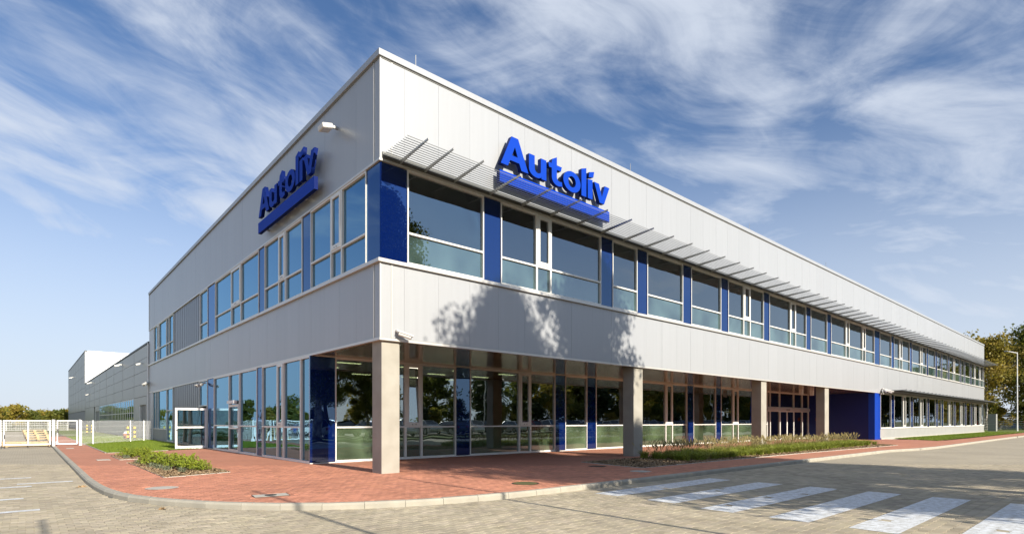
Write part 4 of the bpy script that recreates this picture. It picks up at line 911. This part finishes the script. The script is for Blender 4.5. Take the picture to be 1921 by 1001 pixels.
# ------------------------------------------------------------------ flag poles and street lamps behind the camera (their shadows cross the paving)
for x, yb, hgt, lab in ((.08, -18.6, 8.1, 'first slim pole across the road, nearest the crosswalk'), (-3.9, -18.6, 7.9, 'second slim pole across the road, middle of the row of three'), (-7.62, -19.2, 7.7, 'third slim pole across the road, behind the viewpoint')):
    e = empty('flag_pole', (x, yb, -.1), label=lab, cat='flag pole')
    MB().tube([(0, 0, 0), (0, 0, hgt)], [.06, .04], 10).build('pole', 'steel', e); MB().tube([(0, 0, hgt), (0, 0, hgt + .12)], [.05, .03], 8).build('finial', 'steel', e)
for x in (32, 58, 84):
    e = empty('street_lamp', (x, -24.5, -.1), label='grey street lamp with curved arm beside the parking row', cat='street lamp', group='street lamps along the parking row')
    MB().tube([(0, 0, 0), (0, 0, 8)], [.09, .06], 8).build('pole', 'steel', e); MB().tube([(0, 0, 8), (0, .3, 8.5), (0, 1.3, 8.7)], .04, 6).build('arm', 'steel', e); MB().box(-.12, 1.3, 8.63, .12, 1.9, 8.75).build('head', 'steel', e)

# ------------------------------------------------------------------ parked cars (seen in the window reflections)
def car_mat(c): return mat('car_paint', c, .25, .3, .5, coat=1)
CM = {'silver': car_mat((.6, .61, .62)), 'white': car_mat((.8, .8, .8)), 'black': car_mat((.012, .012, .014)), 'grey': car_mat((.12, .125, .13)), 'blue': car_mat((.02, .07, .26)), 'red': car_mat((.28, .015, .012))}
def car_proto():
    lo = [(-2.2, .35), (-2.22, .62), (-2.1, .88), (-1.2, .98), (1.55, 1.02), (2.1, .95), (2.2, .6), (2.16, .32), (1.75, .24), (-1.8, .24)]
    mb = MB(); n = len(lo)
    for yy in (-.86, .86): mb.v += [(x, yy, z) for x, z in lo]
    mb.f = [tuple(range(n)), tuple(reversed(range(n, 2*n)))] + [(i, n+i, n+(i+1) % n, (i+1) % n) for i in range(n)]
    body = mb.mesh('body'); b = bmesh.new(); b.from_mesh(body); bmesh.ops.recalc_face_normals(b, faces=b.faces); bmesh.ops.bevel(b, geom=b.edges[:], offset=.07, segments=2, affect='EDGES'); b.to_mesh(body); b.free()
    gb = MB(); bot = [(-1.25, .98), (1.95, 1.0)]; top = [(-.45, 1.46), (1.45, 1.48)]
    gb.v = [(x, s*.78, z) for x, z in bot for s in (-1, 1)] + [(x, s*.6, z) for x, z in top for s in (-1, 1)]
    gb.f = [(0, 1, 3, 2)[::-1], (4, 5, 7, 6), (0, 1, 5, 4), (3, 2, 6, 7), (2, 0, 4, 6), (1, 3, 7, 5)]
    gh = gb.mesh('windows', 'carglass'); rf = MB().box(-.5, -.62, 1.462, 1.5, .62, 1.51).mesh('roof'); chamfer(rf, .015)
    ty = MB().tube([(0, -.1, 0), (0, .1, 0)], .33, 18).mesh('wheel', 'tyre'); ri = MB().tube([(0, -.105, 0), (0, .105, 0)], .21, 12).mesh('rim', 'rim')
    hl = MB().box(-2.2, -.1, -.06, -2.08, .14, .08).mesh('headlight', 'lamp'); tl = MB().box(2.08, -.12, -.06, 2.2, .12, .1).mesh('tail_light', 'tail')
    pil = MB()
    for s in (-1, 1):
        for (x0, x1) in ((-1.25, -.45), (.2, .3), (1.95, 1.45)): pil.tube([(x0, s*.785, .99), (x1, s*.605, 1.48)], .035, 4)
    return body, gh, rf, ty, ri, hl, tl, pil.mesh('pillars')
CP = car_proto()
def car(c, loc, rz, label):
    e = empty('parked_car', loc, rz, label=label, cat='car', group='cars parked across the road and in the yard')
    def part(name, me, paint=False, l=None, par=None):
        if paint:
            me = me.copy(); me.materials.clear(); me.materials.append(CM[c])
        return obj(name, me, par or e, l)
    part('body', CP[0], True); part('windows', CP[1]); part('roof', CP[2], True); part('pillars', CP[7], True)
    for x in (-1.35, 1.35):
        for y in (-.8, .8): w = part('wheel', CP[3], l=(x, y, .33)); part('rim', CP[4], par=w)
    for y in (-.62, .6): part('headlight', CP[5], l=(0, y, .72)); part('tail_light', CP[6], l=(0, y, .78))
cols = ['black', 'grey', 'silver', 'black', 'blue', 'white', 'silver', 'grey', 'white', 'black', 'silver', 'red', 'white', 'grey', 'silver', 'black']
cols = cols + ['white', 'silver', 'grey', 'white', 'black', 'silver', 'blue', 'white', 'grey', 'silver', 'white', 'black', 'silver', 'white', 'grey', 'silver', 'red', 'white']
pos = [6 + 3.1*i for i in range(len(cols))]
nth = {}
for i, (x, c) in enumerate(zip(pos, cols)):
    nth[c] = nth.get(c, 0) + 1
    nb_ = f'between a {cols[i-1]} car and a {cols[i+1]} car' if 0 < i < len(cols)-1 else 'at an end of the row'
    car(c, (x + random.uniform(-.2, .2), -25.6 + random.uniform(-.3, .3), .2), R(90 if i % 3 else -90), f'{c} car across the road, {nb_}')
for c, x, y, lab in (('silver', -17, 47, 'silver car parked in the yard beyond the gates'), ('blue', -17.5, 51, 'blue car parked in the yard beyond the gates'), ('white', -18, 56, 'white car parked in the yard beyond the gates'), ('black', -18, 61, 'black car parked in the yard beyond the gates')): car(c, (x, y, -.12), R(8), lab)

scene.cycles.max_bounces = 8; scene.cycles.transparent_max_bounces = 16; scene.cycles.glossy_bounces = 4
scene.cycles.caustics_reflective = False; scene.cycles.caustics_refractive = False
